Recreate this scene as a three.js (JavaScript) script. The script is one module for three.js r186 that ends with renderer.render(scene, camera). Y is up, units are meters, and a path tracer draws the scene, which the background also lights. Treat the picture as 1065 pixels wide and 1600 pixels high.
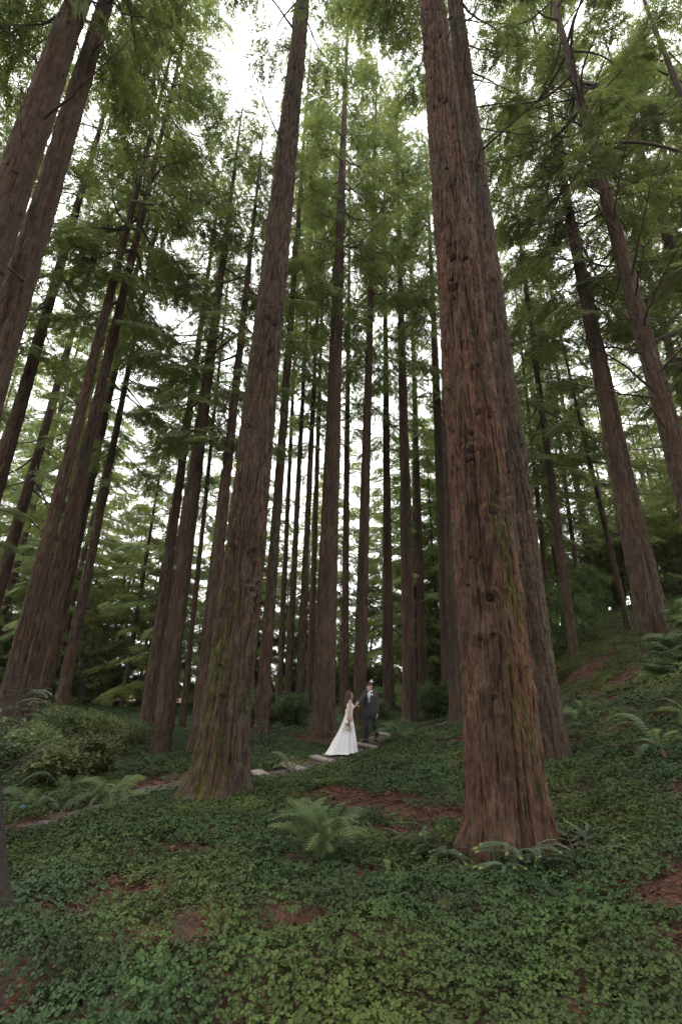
import * as THREE from 'three';
import { ImprovedNoise } from 'three/addons/math/ImprovedNoise.js';
import { mergeGeometries } from 'three/addons/utils/BufferGeometryUtils.js';

// ---------------------------------------------------------------- camera, sky, sun, exposure
const scene = new THREE.Scene();
const camera = new THREE.PerspectiveCamera(95.22, 681 / 1024, 0.05, 900);
camera.rotation.order = 'YXZ';
camera.position.set(0, 1.6, 0);
camera.rotation.set(THREE.MathUtils.degToRad(21), 0, THREE.MathUtils.degToRad(1.35));
camera.updateMatrixWorld();

const renderer = new THREE.WebGLRenderer({ antialias: true });
renderer.setSize(681, 1024);
renderer.toneMapping = THREE.LinearToneMapping;
renderer.toneMappingExposure = 2.3;
renderer.outputColorSpace = THREE.SRGBColorSpace;
renderer.shadowMap.enabled = true;

{ // bright, even overcast: a little brighter towards the zenith, as an overcast sky is
  const W = 64, Hh = 32, data = new Float32Array(W * Hh * 4);
  for (let j = 0; j < Hh; j++) for (let i = 0; i < W; i++) {
    const el = ((j + 0.5) / Hh - 0.5) * Math.PI, s = Math.max(0, Math.sin(el));
    const L = 1.15 + 0.75 * s, k = (j * W + i) * 4;
    data[k] = L; data[k + 1] = L * 0.995; data[k + 2] = L * 1.0; data[k + 3] = 1;
  }
  const sky = new THREE.DataTexture(data, W, Hh, THREE.RGBAFormat, THREE.FloatType);
  sky.mapping = THREE.EquirectangularReflectionMapping;
  sky.magFilter = sky.minFilter = THREE.LinearFilter;
  sky.needsUpdate = true;
  scene.background = sky;
  scene.environment = sky;
}
const sun = new THREE.DirectionalLight(new THREE.Color(1, 0.96, 0.88), 1.4);
sun.position.set(-26, 60, -14);
sun.target.position.set(0, 0, -12);
sun.castShadow = true;
sun.shadow.radius = 26;
sun.shadow.mapSize.set(2048, 2048);
Object.assign(sun.shadow.camera, { left: -45, right: 45, top: 45, bottom: -45, near: 1, far: 160 });
scene.add(sun, sun.target);

// ---------------------------------------------------------------- helpers
const V = (x, y, z) => new THREE.Vector3(x, y, z);
const UP = V(0, 1, 0);
function rng(seed) { let a = seed >>> 0; return () => { a = (a + 0x6D2B79F5) | 0; let t = Math.imul(a ^ (a >>> 15), 1 | a); t = (t + Math.imul(t ^ (t >>> 7), 61 | t)) ^ t; return ((t ^ (t >>> 14)) >>> 0) / 4294967296; }; }
const perlin = new ImprovedNoise();
const noise = (x, y, z = 0) => perlin.noise(x + 31.7, y + 17.3, z + 57.1);
const fbm = (x, y, z = 0, o = 4) => { let s = 0, a = 0.5; for (let i = 0; i < o; i++) { s += a * noise(x, y, z); x *= 2.03; y *= 2.03; z *= 2.03; a *= 0.5; } return s; };
const clamp = (v, a = 0, b = 1) => Math.min(b, Math.max(a, v));
const lerp = (a, b, t) => a + (b - a) * t;
const smooth = (a, b, x) => { const t = clamp((x - a) / (b - a)); return t * t * (3 - 2 * t); };
const lin = (r, g, b) => new THREE.Color().setRGB(r, g, b);
const taken = {};
function numbered(name) { const n = taken[name] = (taken[name] ?? -1) + 1; return n ? `${name}_${String(n).padStart(3, '0')}` : name; }
function tag(o, label, category, group, kind) { if (label) o.userData.label = label; if (category) o.userData.category = category; if (group) o.userData.group = group; if (kind) o.userData.kind = kind; return o; }
function thing(name, label, category, [x, y, z] = [0, 0, 0], turn = 0, group) {
  const o = new THREE.Group(); o.name = numbered(name); o.position.set(x, y, z); o.rotation.y = turn; scene.add(o);
  return tag(o, label, category, group);
}
function part(name, geometry, material, parent) {
  const m = new THREE.Mesh(geometry, material); m.name = name; m.castShadow = m.receiveShadow = true; parent.add(m); return m;
}
function structure(name, geometry, material) { const m = part(name, geometry, material, scene); m.userData.kind = 'structure'; return m; }
function geo(pos, idx, uv, col) {
  const g = new THREE.BufferGeometry();
  g.setAttribute('position', new THREE.Float32BufferAttribute(pos, 3));
  if (uv) g.setAttribute('uv', new THREE.Float32BufferAttribute(uv, 2));
  if (col) g.setAttribute('color', new THREE.Float32BufferAttribute(col, 3));
  if (idx) g.setIndex(idx);
  g.computeVertexNormals();
  return g;
}
function copies(name, geometry, material, list, parent, kind) { // list of [matrix, colour]
  const m = new THREE.InstancedMesh(geometry, material, list.length);
  m.name = name; m.castShadow = m.receiveShadow = true;
  list.forEach(([mt, c], i) => { m.setMatrixAt(i, mt); if (c) m.setColorAt(i, c); });
  m.instanceMatrix.needsUpdate = true;
  if (kind) m.userData.kind = kind;
  (parent ?? scene).add(m);
  return m;
}
const basis = (x, y, z, p) => new THREE.Matrix4().makeBasis(x, y, z).setPosition(p);

// a tapered tube along points, radii per point
function tube(points, radii, sides = 6, cap = true) {
  const pos = [], uv = [], idx = [], n = points.length; let ref = Math.abs(points[n - 1].y - points[0].y) > 0.8 * points[0].distanceTo(points[n - 1]) ? V(1, 0, 0) : V(0, 1, 0);
  let len = 0;
  for (let i = 0; i < n; i++) {
    const d = points[Math.min(n - 1, i + 1)].clone().sub(points[Math.max(0, i - 1)]).normalize();
    const a = ref.clone().cross(d).normalize(), b = d.clone().cross(a);
    if (i) len += points[i].distanceTo(points[i - 1]);
    for (let k = 0; k <= sides; k++) {
      const t = k / sides * Math.PI * 2, c = Math.cos(t) * radii[i], s = Math.sin(t) * radii[i];
      pos.push(points[i].x + a.x * c + b.x * s, points[i].y + a.y * c + b.y * s, points[i].z + a.z * c + b.z * s);
      uv.push(k / sides, len * 2);
    }
  }
  const w = sides + 1;
  for (let i = 0; i < n - 1; i++) for (let k = 0; k < sides; k++) { const q = i * w + k; idx.push(q, q + w, q + 1, q + 1, q + w, q + w + 1); }
  if (cap) for (const [row, flip] of [[0, 0], [n - 1, 1]]) {
    const c = pos.length / 3; pos.push(points[row].x, points[row].y, points[row].z); uv.push(0.5, 0.5);
    for (let k = 0; k < sides; k++) { const q = row * w + k; flip ? idx.push(c, q, q + 1) : idx.push(c, q + 1, q); }
  }
  return geo(pos, idx, uv);
}

// surface nets: the zero level of a distance field as a mesh
function sdfMesh(f, lo, hi, cell) {
  const nx = Math.ceil((hi[0] - lo[0]) / cell) + 1, ny = Math.ceil((hi[1] - lo[1]) / cell) + 1, nz = Math.ceil((hi[2] - lo[2]) / cell) + 1;
  const F = new Float32Array(nx * ny * nz), at = (i, j, k) => i + nx * (j + ny * k);
  for (let k = 0; k < nz; k++) for (let j = 0; j < ny; j++) for (let i = 0; i < nx; i++) F[at(i, j, k)] = f(lo[0] + i * cell, lo[1] + j * cell, lo[2] + k * cell);
  const id = new Int32Array(nx * ny * nz).fill(-1), pos = [], idx = [];
  for (let k = 0; k < nz - 1; k++) for (let j = 0; j < ny - 1; j++) for (let i = 0; i < nx - 1; i++) {
    let m = 0, sx = 0, sy = 0, sz = 0;
    const v = (a, b, c) => F[at(i + a, j + b, k + c)];
    let neg = 0; for (let c = 0; c < 8; c++) if (v(c & 1, (c >> 1) & 1, c >> 2) < 0) neg++;
    if (neg === 0 || neg === 8) continue;
    for (let c = 0; c < 8; c++) for (let ax = 0; ax < 3; ax++) if (!(c >> ax & 1)) {
      const d = c | (1 << ax), a = v(c & 1, (c >> 1) & 1, c >> 2), b = v(d & 1, (d >> 1) & 1, d >> 2);
      if ((a < 0) === (b < 0)) continue;
      const t = a / (a - b); m++;
      sx += (c & 1) + (ax === 0 ? t : 0); sy += ((c >> 1) & 1) + (ax === 1 ? t : 0); sz += (c >> 2) + (ax === 2 ? t : 0);
    }
    id[at(i, j, k)] = pos.length / 3;
    pos.push(lo[0] + (i + sx / m) * cell, lo[1] + (j + sy / m) * cell, lo[2] + (k + sz / m) * cell);
  }
  const quad = (a, b, c, d, flip) => { if (a < 0 || b < 0 || c < 0 || d < 0) return; flip ? idx.push(a, c, b, a, d, c) : idx.push(a, b, c, a, c, d); };
  for (let k = 1; k < nz - 1; k++) for (let j = 1; j < ny - 1; j++) for (let i = 1; i < nx - 1; i++) {
    const a = F[at(i, j, k)] < 0;
    if (a !== F[at(i + 1, j, k)] < 0) quad(id[at(i, j - 1, k - 1)], id[at(i, j, k - 1)], id[at(i, j, k)], id[at(i, j - 1, k)], !a);
    if (a !== F[at(i, j + 1, k)] < 0) quad(id[at(i - 1, j, k - 1)], id[at(i - 1, j, k)], id[at(i, j, k)], id[at(i, j, k - 1)], !a);
    if (a !== F[at(i, j, k + 1)] < 0) quad(id[at(i - 1, j - 1, k)], id[at(i, j - 1, k)], id[at(i, j, k)], id[at(i - 1, j, k)], !a);
  }
  return geo(pos, idx);
}
// tapered capsule between a and b; smooth union of many
function capsules(list, k) {
  const L = list.map(([a, b, ra, rb]) => { const d = b.clone().sub(a); return [a.x, a.y, a.z, d.x, d.y, d.z, 1 / Math.max(1e-9, d.lengthSq()), ra, (rb ?? ra) - ra]; });
  return (x, y, z) => {
    let r = 1e3;
    for (const [ax, ay, az, dx, dy, dz, il, ra, dr] of L) {
      const px = x - ax, py = y - ay, pz = z - az, t = Math.min(1, Math.max(0, (px * dx + py * dy + pz * dz) * il));
      const ex = px - dx * t, ey = py - dy * t, ez = pz - dz * t, d = Math.sqrt(ex * ex + ey * ey + ez * ez) - ra - dr * t;
      const h = Math.max(0, k - Math.abs(r - d)) / k;
      r = Math.min(r, d) - h * h * k * 0.25;
    }
    return r;
  };
}

// ---------------------------------------------------------------- textures
function tileNoise(seed) { // value noise that repeats with the given whole periods
  const r = rng(seed), tab = new Float32Array(4096); for (let i = 0; i < 4096; i++) tab[i] = r();
  const h = (i, j) => tab[(i * 73 + j * 1021 + ((i * j) & 255) * 7) & 4095];
  return (u, v, pu, pv) => {
    const x = u * pu, y = v * pv, i = Math.floor(x), j = Math.floor(y), fx = x - i, fy = y - j, sx = fx * fx * (3 - 2 * fx), sy = fy * fy * (3 - 2 * fy);
    const w = (a, p) => ((a % p) + p) % p, i0 = w(i, pu), i1 = w(i + 1, pu), j0 = w(j, pv), j1 = w(j + 1, pv);
    return lerp(lerp(h(i0, j0), h(i1, j0), sx), lerp(h(i0, j1), h(i1, j1), sx), sy);
  };
}
function makeTexture(w, h, fn, srgb) {
  const d = new Uint8Array(w * h * 4);
  for (let j = 0; j < h; j++) for (let i = 0; i < w; i++) { const c = fn(i / w, j / h), k = (j * w + i) * 4; d[k] = clamp(c[0]) * 255; d[k + 1] = clamp(c[1]) * 255; d[k + 2] = clamp(c[2]) * 255; d[k + 3] = 255; }
  const t = new THREE.DataTexture(d, w, h, THREE.RGBAFormat);
  t.wrapS = t.wrapT = THREE.RepeatWrapping; t.magFilter = THREE.LinearFilter; t.minFilter = THREE.LinearMipmapLinearFilter; t.generateMipmaps = true; t.needsUpdate = true;
  if (srgb) t.colorSpace = THREE.SRGBColorSpace;
  return t;
}
const toS = (c) => c <= 0.0031308 ? c * 12.92 : 1.055 * Math.pow(c, 1 / 2.4) - 0.055;
const mix3 = (a, b, t) => [lerp(a[0], b[0], t), lerp(a[1], b[1], t), lerp(a[2], b[2], t)];

// bark: long fibres that split and rejoin; the same heights drive relief, weathered crests and shade painted into the furrows
const n1 = tileNoise(11), n2 = tileNoise(23), n3 = tileNoise(37);
function barkHeight(u, v) {
  const wu = u + 0.03 * (n2(u, v, 4, 5) - 0.5) + 0.012 * (n1(u, v, 9, 12) - 0.5);
  const a = 1 - Math.abs(2 * n1(wu, v, 14, 4) - 1), b = 1 - Math.abs(2 * n2(wu, v, 30, 9) - 1), c = n3(wu, v, 90, 20), d = n2(wu, v, 8, 3);
  return clamp(0.42 * a + 0.26 * b + 0.2 * c + 0.12 * d);
}
const barkMap = makeTexture(512, 512, (u, v) => {
  const h = barkHeight(u, v), p = n1(u, v, 5, 4), q = n3(u, v, 60, 14), s = n2(u, v, 120, 36);
  let c = mix3([0.034, 0.0195, 0.0115], [0.1, 0.068, 0.046], clamp(h * 1.7 - 0.4));
  c = mix3(c, [0.135, 0.104, 0.083], 0.6 * smooth(0.5, 0.85, p));      // greyed patches
  c = mix3(c, [0.135, 0.065, 0.032], 0.55 * smooth(0.52, 0.75, q));     // fresh red fibres
  const k = 0.55 + 0.8 * s;
  return c.map((x) => toS(x * k));
}, true);
const barkBump = makeTexture(512, 512, (u, v) => { const h = barkHeight(u, v); return [h, h, h]; });
const barkMat = new THREE.MeshStandardMaterial({ map: barkMap, bumpMap: barkBump, bumpScale: 0.06, roughness: 0.93, vertexColors: true });
const twigMat = new THREE.MeshStandardMaterial({ color: lin(0.07, 0.052, 0.044), roughness: 0.95 });
const knotShadeMat = new THREE.MeshStandardMaterial({ color: lin(0.02, 0.015, 0.012), roughness: 0.95, bumpMap: barkBump, bumpScale: 0.02 });  // dark wood, blackened further to put a hollow's shade into the colour
const leafy = (tr = 0.4, rough = 0.85) => new THREE.MeshPhysicalMaterial({ color: 0xffffff, roughness: rough, transmission: tr, thickness: 0, side: THREE.DoubleSide, specularIntensity: 0.5 });
const needleMat = leafy(0.6, 0.9), coverMat = leafy(0.25, 0.6), fernMat = leafy(0.35, 0.7);

// ---------------------------------------------------------------- the lie of the land
const bases = [[1.9, 0.03, -5.9], [3.81, 0.53, -9.6], [4.54, 0.44, -19.0], [5.63, 0.55, -25.0], [3.34, 0.25, -23.0], [2.79, 0.77, -27.0], [0.88, 0.23, -20.0], [0.39, 0.45, -26.0], [-0.46, 0.21, -17.5], [-2.47, 0.21, -17.0], [-3.07, 0.12, -27.0], [-2.14, -0.05, -22.0], [-1.63, 0.08, -22.0], [-1.39, 0.21, -26.0], [-1.86, -0.04, -8.7], [-3.97, -0.16, -15.0], [-5.16, -0.31, -15.5], [-7.38, 0.16, -20.0], [-5.97, 0.08, -20.0], [-8.18, -0.08, -12.6], [-8.2, -0.01, -13.2], [-11.03, 0.26, -19.0], [-9.19, 0.59, -17.0], [-6.35, 0.1, -6.5], [-6.68, 0.1, -7.5], [-11.04, 0.25, -14.0], [9.07, 2.8, -14.0], [10.58, 3.28, -15.5], [9.22, 2.95, -11.5], [15.25, 3.54, -16.0], [8.75, 3.08, -18.0], [10.71, 4.6, -24.0], [13.42, 5.34, -26.0], [13.42, 4.52, -22.0]];
const ctrl = [...bases, [-4, 0, 2], [0, 0, 1], [4, 0.15, 2], [0, 0, -3.2], [-1.8, -0.12, -3.5], [-2.5, -0.1, -4.5], [2.1, 0.12, -3.6], [2.65, 0.2, -4.5], [3.46, 0.36, -5.5],
  [-3.6, -0.1, -6.8], [-3.3, -0.1, -10], [-1.4, -0.06, -10.6], [-0.37, -0.05, -13.2], [0.36, -0.12, -14.9], [1.1, 0.13, -16.3], [0.66, 0.02, -8.1], [0, 0, -5.6],
  [4.87, 0.9, -7.5], [3.68, 0.5, -7], [5.65, 1.06, -9.5], [6.14, 1.44, -14], [8.5, 1.9, -13], [8.37, 2.17, -16], [12.1, 4.1, -21], [5.5, 1.33, -11], [4.3, 0.5, -19],
  [-5.8, -0.1, -12.5], [-7.5, 0, -15], [-6.2, -0.05, -10], [-6.5, 0, -6], [-14, 0.3, -20], [-12, 0.2, -8], [-20, 0.5, -32], [0, 0.5, -34], [-8, 0.3, -34], [9, 2.8, -34], [20, 7.5, -34], [18, 4.2, -10], [12, 2.4, -4],
  [-60, 0, -70], [0, 1.5, -75], [60, 14, -70], [-60, 0, 20], [60, 8, 20], [0, 0, 50], [10, 0.8, 6]];
const tps = (() => {
  const n = ctrl.length, m = n + 3, A = [], phi = (r2) => r2 < 1e-9 ? 0 : 0.5 * r2 * Math.log(r2);
  for (let i = 0; i < n; i++) {
    const row = new Float64Array(m + 1);
    for (let j = 0; j < n; j++) row[j] = phi((ctrl[i][0] - ctrl[j][0]) ** 2 + (ctrl[i][2] - ctrl[j][2]) ** 2) + (i === j ? 0.6 : 0);
    row[n] = 1; row[n + 1] = ctrl[i][0]; row[n + 2] = ctrl[i][2]; row[m] = ctrl[i][1]; A.push(row);
  }
  for (let k = 0; k < 3; k++) { const row = new Float64Array(m + 1); for (let j = 0; j < n; j++) row[j] = k === 0 ? 1 : k === 1 ? ctrl[j][0] : ctrl[j][2]; A.push(row); }
  for (let c = 0; c < m; c++) {
    let p = c; for (let r = c + 1; r < m; r++) if (Math.abs(A[r][c]) > Math.abs(A[p][c])) p = r;
    [A[c], A[p]] = [A[p], A[c]];
    for (let r = 0; r < m; r++) if (r !== c && A[r][c]) { const q = A[r][c] / A[c][c]; for (let k = c; k <= m; k++) A[r][k] -= q * A[c][k]; }
  }
  const w = A.map((r, i) => r[m] / r[i]);
  return (x, z) => { let s = w[n] + w[n + 1] * x + w[n + 2] * z; for (let j = 0; j < n; j++) s += w[j] * phi((x - ctrl[j][0]) ** 2 + (z - ctrl[j][2]) ** 2); return s; };
})();
const path = [[-6.6, -4.9], [-5, -5.9], [-3.7, -7.0], [-3.35, -8.4], [-3.1, -9.7], [-2.3, -10.5], [-1.3, -10.9], [-0.6, -12.0], [-0.2, -13.2], [0.35, -14.8], [1.1, -16.2], [1.9, -17.8], [3, -19.4], [4.4, -20.8], [7, -22]];
function segDist(x, z, list) {
  let best = 1e9; for (let i = 0; i + 1 < list.length; i++) { const [ax, az] = list[i], [bx, bz] = list[i + 1], dx = bx - ax, dz = bz - az, t = clamp(((x - ax) * dx + (z - az) * dz) / (dx * dx + dz * dz)); best = Math.min(best, Math.hypot(x - ax - dx * t, z - az - dz * t)); } return best;
}
const gully = [[-2.6, -3.3], [-1.75, -3.55], [-0.95, -4.02], [-0.5, -4.18], [0.0, -4.4]];
const bank = [[-1.6, -3.05], [-0.8, -3.55], [-0.3, -3.75], [0.4, -3.95]];
function ground(x, z) {
  const cx = clamp(x, -62, 62), cz = clamp(z, -78, 50);
  let y = tps(cx, cz);
  const dp = segDist(x, z, path), off = smooth(0.5, 1.1, dp);
  y += off * (0.1 * noise(x * 0.9, z * 0.9) + 0.055 * noise(x * 2.3, z * 2.3, 4)) + 0.012 * noise(x * 9, z * 9, 8);
  y -= 0.24 * Math.exp(-((segDist(x, z, gully) / 0.22) ** 2));
  y += 0.1 * Math.exp(-((segDist(x, z, bank) / 0.3) ** 2));
  return y;
}
// bare earth under needles: [x, z, half width, half depth, turn]
const bare = [[0.7, -8.2, 1.2, 0.9, 0.2], [1.5, -7.4, 0.8, 0.6, 0], [0.75, -6.6, 0.5, 0.4, 0.2], [0.1, -8.9, 0.8, 0.4, 0.3], [0.35, -5.4, 0.3, 0.25, 0], [-0.35, -5.6, 0.22, 0.3, 0], [-1.5, -6.1, 0.4, 0.28, 0.6], [-1.75, -4.95, 0.48, 0.22, 0.5], [-2.15, -4.55, 0.36, 0.17, 0.3],
  [-3.3, -9.9, 0.8, 1.1, 0], [2.7, -4.45, 0.45, 0.35, 0], [2.15, -3.55, 0.25, 0.25, 0], [1.35, -5.55, 0.4, 0.25, 0.2], [2.3, -5.6, 0.45, 0.3, -0.3], [1.9, -5.9, 0.55, 0.5, 0], [-0.9, -4.1, 0.42, 0.17, 0.4], [-0.12, -4.42, 0.34, 0.15, 0.3], [-2.0, -3.6, 0.42, 0.22, 0.2],
  [6.6, -11.6, 0.9, 0.6, 0.2], [5.6, -9.6, 0.6, 0.35, 0], [7.6, -14.2, 1.4, 0.5, 0], [8.2, -16.6, 1.6, 0.5, 0.1], [3.7, -10.1, 0.6, 0.35, 0], [4.9, -8.1, 0.35, 0.3, 0], [3.3, -7.2, 0.5, 0.2, 0.3], [4.0, -6.2, 0.4, 0.2, 0.4], [2.9, -8.4, 0.4, 0.25, 0.1], [3.3, -13, 0.9, 0.6, 0.4], [2.0, -11.6, 0.5, 0.35, 0.2], [-0.6, -16.6, 1.0, 0.7, 0], [5.2, -20.4, 1.4, 0.6, 0.3], [10.5, -19.5, 1.5, 0.6, 0.2]];
function cover(x, z) { // how thick the sorrel stands, 0..1
  let c = smooth(-0.42, -0.12, fbm(x * 0.55 + 9, z * 0.55, 2, 3) + 0.1);
  for (const [bx, bz, rx, rz, t] of bare) {
    if (Math.abs(x - bx) > 3 || Math.abs(z - bz) > 3) continue;
    const dx = x - bx, dz = z - bz, u = (dx * Math.cos(t) + dz * Math.sin(t)) / rx, v = (-dx * Math.sin(t) + dz * Math.cos(t)) / rz;
    c = Math.min(c, smooth(0.6, 1.3, Math.sqrt(u * u + v * v) + 0.75 * noise(x * 2.6, z * 2.6, 3) + 0.3 * noise(x * 9, z * 9, 7)));
  }
  c = Math.min(c, smooth(z > -10 ? 0.12 : 0.44, z > -10 ? 0.36 : 0.66, segDist(x, z, path) + 0.24 * noise(x * 1.7, z * 1.7, 6)));
  return c;
}
{ // one sheet: fine where the picture looks, coarse out to the horizon
  const axis = (lo, hi, step, far) => { const a = []; for (let v = lo; v <= hi + 1e-6; v += step) a.push(v); let s = step, v = hi; while (v < far) { s *= 1.35; v += s; a.push(v); } s = step; v = lo; while (v > -far) { s *= 1.35; v -= s; a.unshift(v); } return a; };
  const X = axis(-12, 14, 0.16, 420), Z = axis(-30, 1, 0.16, 420), pos = [], uv = [], idx = [];
  for (const z of Z) for (const x of X) { pos.push(x, ground(x, z), z); uv.push(x / 1.6, z / 1.6); }
  for (let j = 0; j + 1 < Z.length; j++) for (let i = 0; i + 1 < X.length; i++) { const q = j * X.length + i; idx.push(q, q + X.length, q + 1, q + 1, q + X.length, q + X.length + 1); }
  const g1 = tileNoise(51), g2 = tileNoise(52);
  const soil = (u, v) => 0.4 * g1(u + 0.05 * g2(u, v, 9, 9), v, 40, 34) + 0.35 * g2(u, v, 130, 110) + 0.25 * g1(u, v, 12, 12);
  const map = makeTexture(512, 512, (u, v) => {
    const t = soil(u, v), r = g2(u, v, 7, 6), f = g1(u + 0.4 * v, v, 150, 40);
    let c = mix3([0.045, 0.03, 0.024], [0.15, 0.07, 0.042], clamp(t * 1.5 - 0.2));
    c = mix3(c, [0.19, 0.085, 0.045], 0.6 * smooth(0.6, 0.8, f)); c = mix3(c, [0.06, 0.05, 0.045], 0.5 * smooth(0.55, 0.8, r));
    return c.map(toS);
  }, true);
  const bump = makeTexture(512, 512, (u, v) => { const h = soil(u, v); return [h, h, h]; });
  structure('ground', geo(pos, idx, uv), new THREE.MeshStandardMaterial({ map, bumpMap: bump, bumpScale: 0.03, roughness: 0.97 }));
}
{ // gravel path with an uneven edge
  const pos = [], uv = [], idx = []; let n = 0;
  const curve = new THREE.CatmullRomCurve3(path.map(([x, z]) => V(x, 0, z))), N = 150, M = 8;
  for (let i = 0; i <= N; i++) {
    const p = curve.getPoint(i / N), t = curve.getTangent(i / N), s = V(-t.z, 0, t.x).normalize(), w = (p.z > -10 ? 0.26 : 0.6) + 0.1 * noise(i * 0.2, 3);
    for (let k = 0; k <= M; k++) { const o = (k / M * 2 - 1) * w + 0.03 * noise(i * 0.9, k), x = p.x + s.x * o, z = p.z + s.z * o; pos.push(x, ground(x, z) + (k === 0 || k === M ? -0.05 : 0.022), z); uv.push(x / 0.9, z / 0.9); n++; }
    if (i) for (let k = 0; k < M; k++) { const q = n - (M + 1) * 2 + k; idx.push(q, q + 1, q + M + 1, q + 1, q + M + 2, q + M + 1); }
  }
  const g1 = tileNoise(61), g2 = tileNoise(62);
  const map = makeTexture(256, 256, (u, v) => { const a = g1(u, v, 64, 64), b = g2(u, v, 9, 9), r = g2(u, v, 40, 90); let c = mix3([0.06, 0.06, 0.065], [0.17, 0.17, 0.185], a); c = mix3(c, [0.13, 0.07, 0.045], 0.85 * smooth(0.4, 0.65, b) * smooth(0.3, 0.55, r)); return c.map(toS); }, true);
  const bump = makeTexture(256, 256, (u, v) => { const a = g1(u, v, 64, 64); return [a, a, a]; });
  structure('path', geo(pos, idx, uv), new THREE.MeshStandardMaterial({ map, bumpMap: bump, bumpScale: 0.012, roughness: 0.9 }));
}

// ---------------------------------------------------------------- redwoods
const RP = 0.82;
function trunkShape(o) { // o: H, r, lean, seed, sides, rows, amp, flare, moss(h, angle, n) -> 0..1
  const { H, r, lean: [lx, lz], seed, sides, rows, amp = 0.012, flare = 0.22, moss, top = H, tone = [1, 1, 1], push, pits = [], grade = 0.45 } = o;
  const pos = [], uv = [], col = [], idx = [], turns = Math.max(2, Math.round(2 * Math.PI * r / 0.62)), s = seed * 7.31;
  for (let j = 0; j <= rows; j++) {
    const t = j / rows, h = -0.35 + (top + 0.35) * (grade * t + (1 - grade) * t * t), hh = Math.max(0, h), base = r * Math.pow(Math.max(0, 1 - hh / H), RP) + 0.004;
    const bx = lx * h + 0.05 * r * noise(h * 0.25, s) * Math.min(1, h), bz = lz * h + 0.05 * r * noise(h * 0.25, s, 9) * Math.min(1, h);
    const by = pits.filter((p) => Math.abs(p[0] - h) < p[2] * 2.6);
    for (let i = 0; i <= sides; i++) {
      const a = (i % sides) / sides * Math.PI * 2, ca = Math.cos(a), sa = Math.sin(a), near = Math.exp(-Math.max(0, hh) / 0.42);
      const but = 0.5 + 0.9 * noise(ca * 1.6, sa * 1.6, s), root = Math.exp(-Math.max(0, hh) / 0.2) * Math.max(0, 0.15 + 1.1 * noise(ca * 2.6 + 3, sa * 2.6, s + 8)), fade = clamp(base / 0.15);
      let rad = base * (1 + flare * near * (0.6 + but) + 0.45 * root + 0.05 * noise(ca * 1.3, sa * 1.3, s + h * 0.25)) + (push ? push(hh, a) * r : 0);
      const fx = base * ca, fz = base * sa, wob = 0.25 * noise(fx * 3 + s, h * 0.9, fz * 3);
      const gn = noise(fx * 8.5 + s + wob, h * 0.7, fz * 8.5 + wob), g2 = noise(fx * 19 + s + 5, h * 1.5, fz * 19 + wob), groove = Math.exp(-((gn / 0.13) ** 2)), fine = Math.exp(-((g2 / 0.16) ** 2));
      rad += fade * amp * (0.9 - 2.0 * groove - 0.85 * fine + 0.9 * noise(fx * 15, h * 4.5, fz * 15 + s) + 0.8 * noise(fx * 36, h * 6, fz * 36 + s) - 0.7 * Math.exp(-((noise(fx * 34 + s, h * 2.2, fz * 34 + wob) / 0.13) ** 2)));
      for (const [ph, pa, ps] of by) { // branch scars: a swollen brow over a hollow
        const du = Math.atan2(Math.sin(a - pa), Math.cos(a - pa)) * base / ps, dv = (h - ph) / ps + 0.18 * noise(du * 2, ph * 9, s), d2 = Math.hypot(du * 0.8, dv * 1.25);
        if (d2 < 2.4) rad += ps * (-0.85 * Math.exp(-((d2 / 0.42) ** 2)) + (0.2 + 0.35 * noise(du * 2.5, dv * 2.5, ph * 7)) * Math.exp(-(((d2 - 0.95) / 0.4) ** 2)) * (dv > 0 ? 1.3 : 0.4) - 0.16 * Math.exp(-(((d2 - 1.7) / 0.3) ** 2)));
      }
      pos.push(bx + rad * ca, h, bz + rad * sa);
      uv.push(i / sides * turns, h / 1.15);
      const q = 0.9 + 0.42 * noise(ca * 2 + s, h * 0.35, sa * 2) + 0.34 * noise(fx * 6, h * 1.2, fz * 6 + s), red = noise(fx * 3, h * 0.5, fz * 3 + s + 4);
      let c = [q * tone[0] * (1 + 0.18 * red), q * tone[1], q * tone[2] * (1 - 0.1 * red)];
      if (moss) { const m = clamp(moss(hh, a, noise(fx * 13 + s, h * 1.1, fz * 13) + 0.6 * noise(fx * 30, h * 5, fz * 30 + s))); c = mix3(c, [0.8, 1.2, 0.34], m); }
      col.push(...c);
    }
  }
  const w = sides + 1;
  for (let j = 0; j < rows; j++) for (let i = 0; i < sides; i++) { const q = j * w + i; idx.push(q, q + w, q + 1, q + 1, q + w, q + w + 1); }
  const g = geo(pos, idx, uv, col), nn = g.attributes.normal; // close the seam of the normals
  for (let j = 0; j <= rows; j++) { const a = j * w, b = a + sides, x = nn.getX(a) + nn.getX(b), y = nn.getY(a) + nn.getY(b), z = nn.getZ(a) + nn.getZ(b), l = Math.hypot(x, y, z) || 1; nn.setXYZ(a, x / l, y / l, z / l); nn.setXYZ(b, x / l, y / l, z / l); }
  return g;
}
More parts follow.
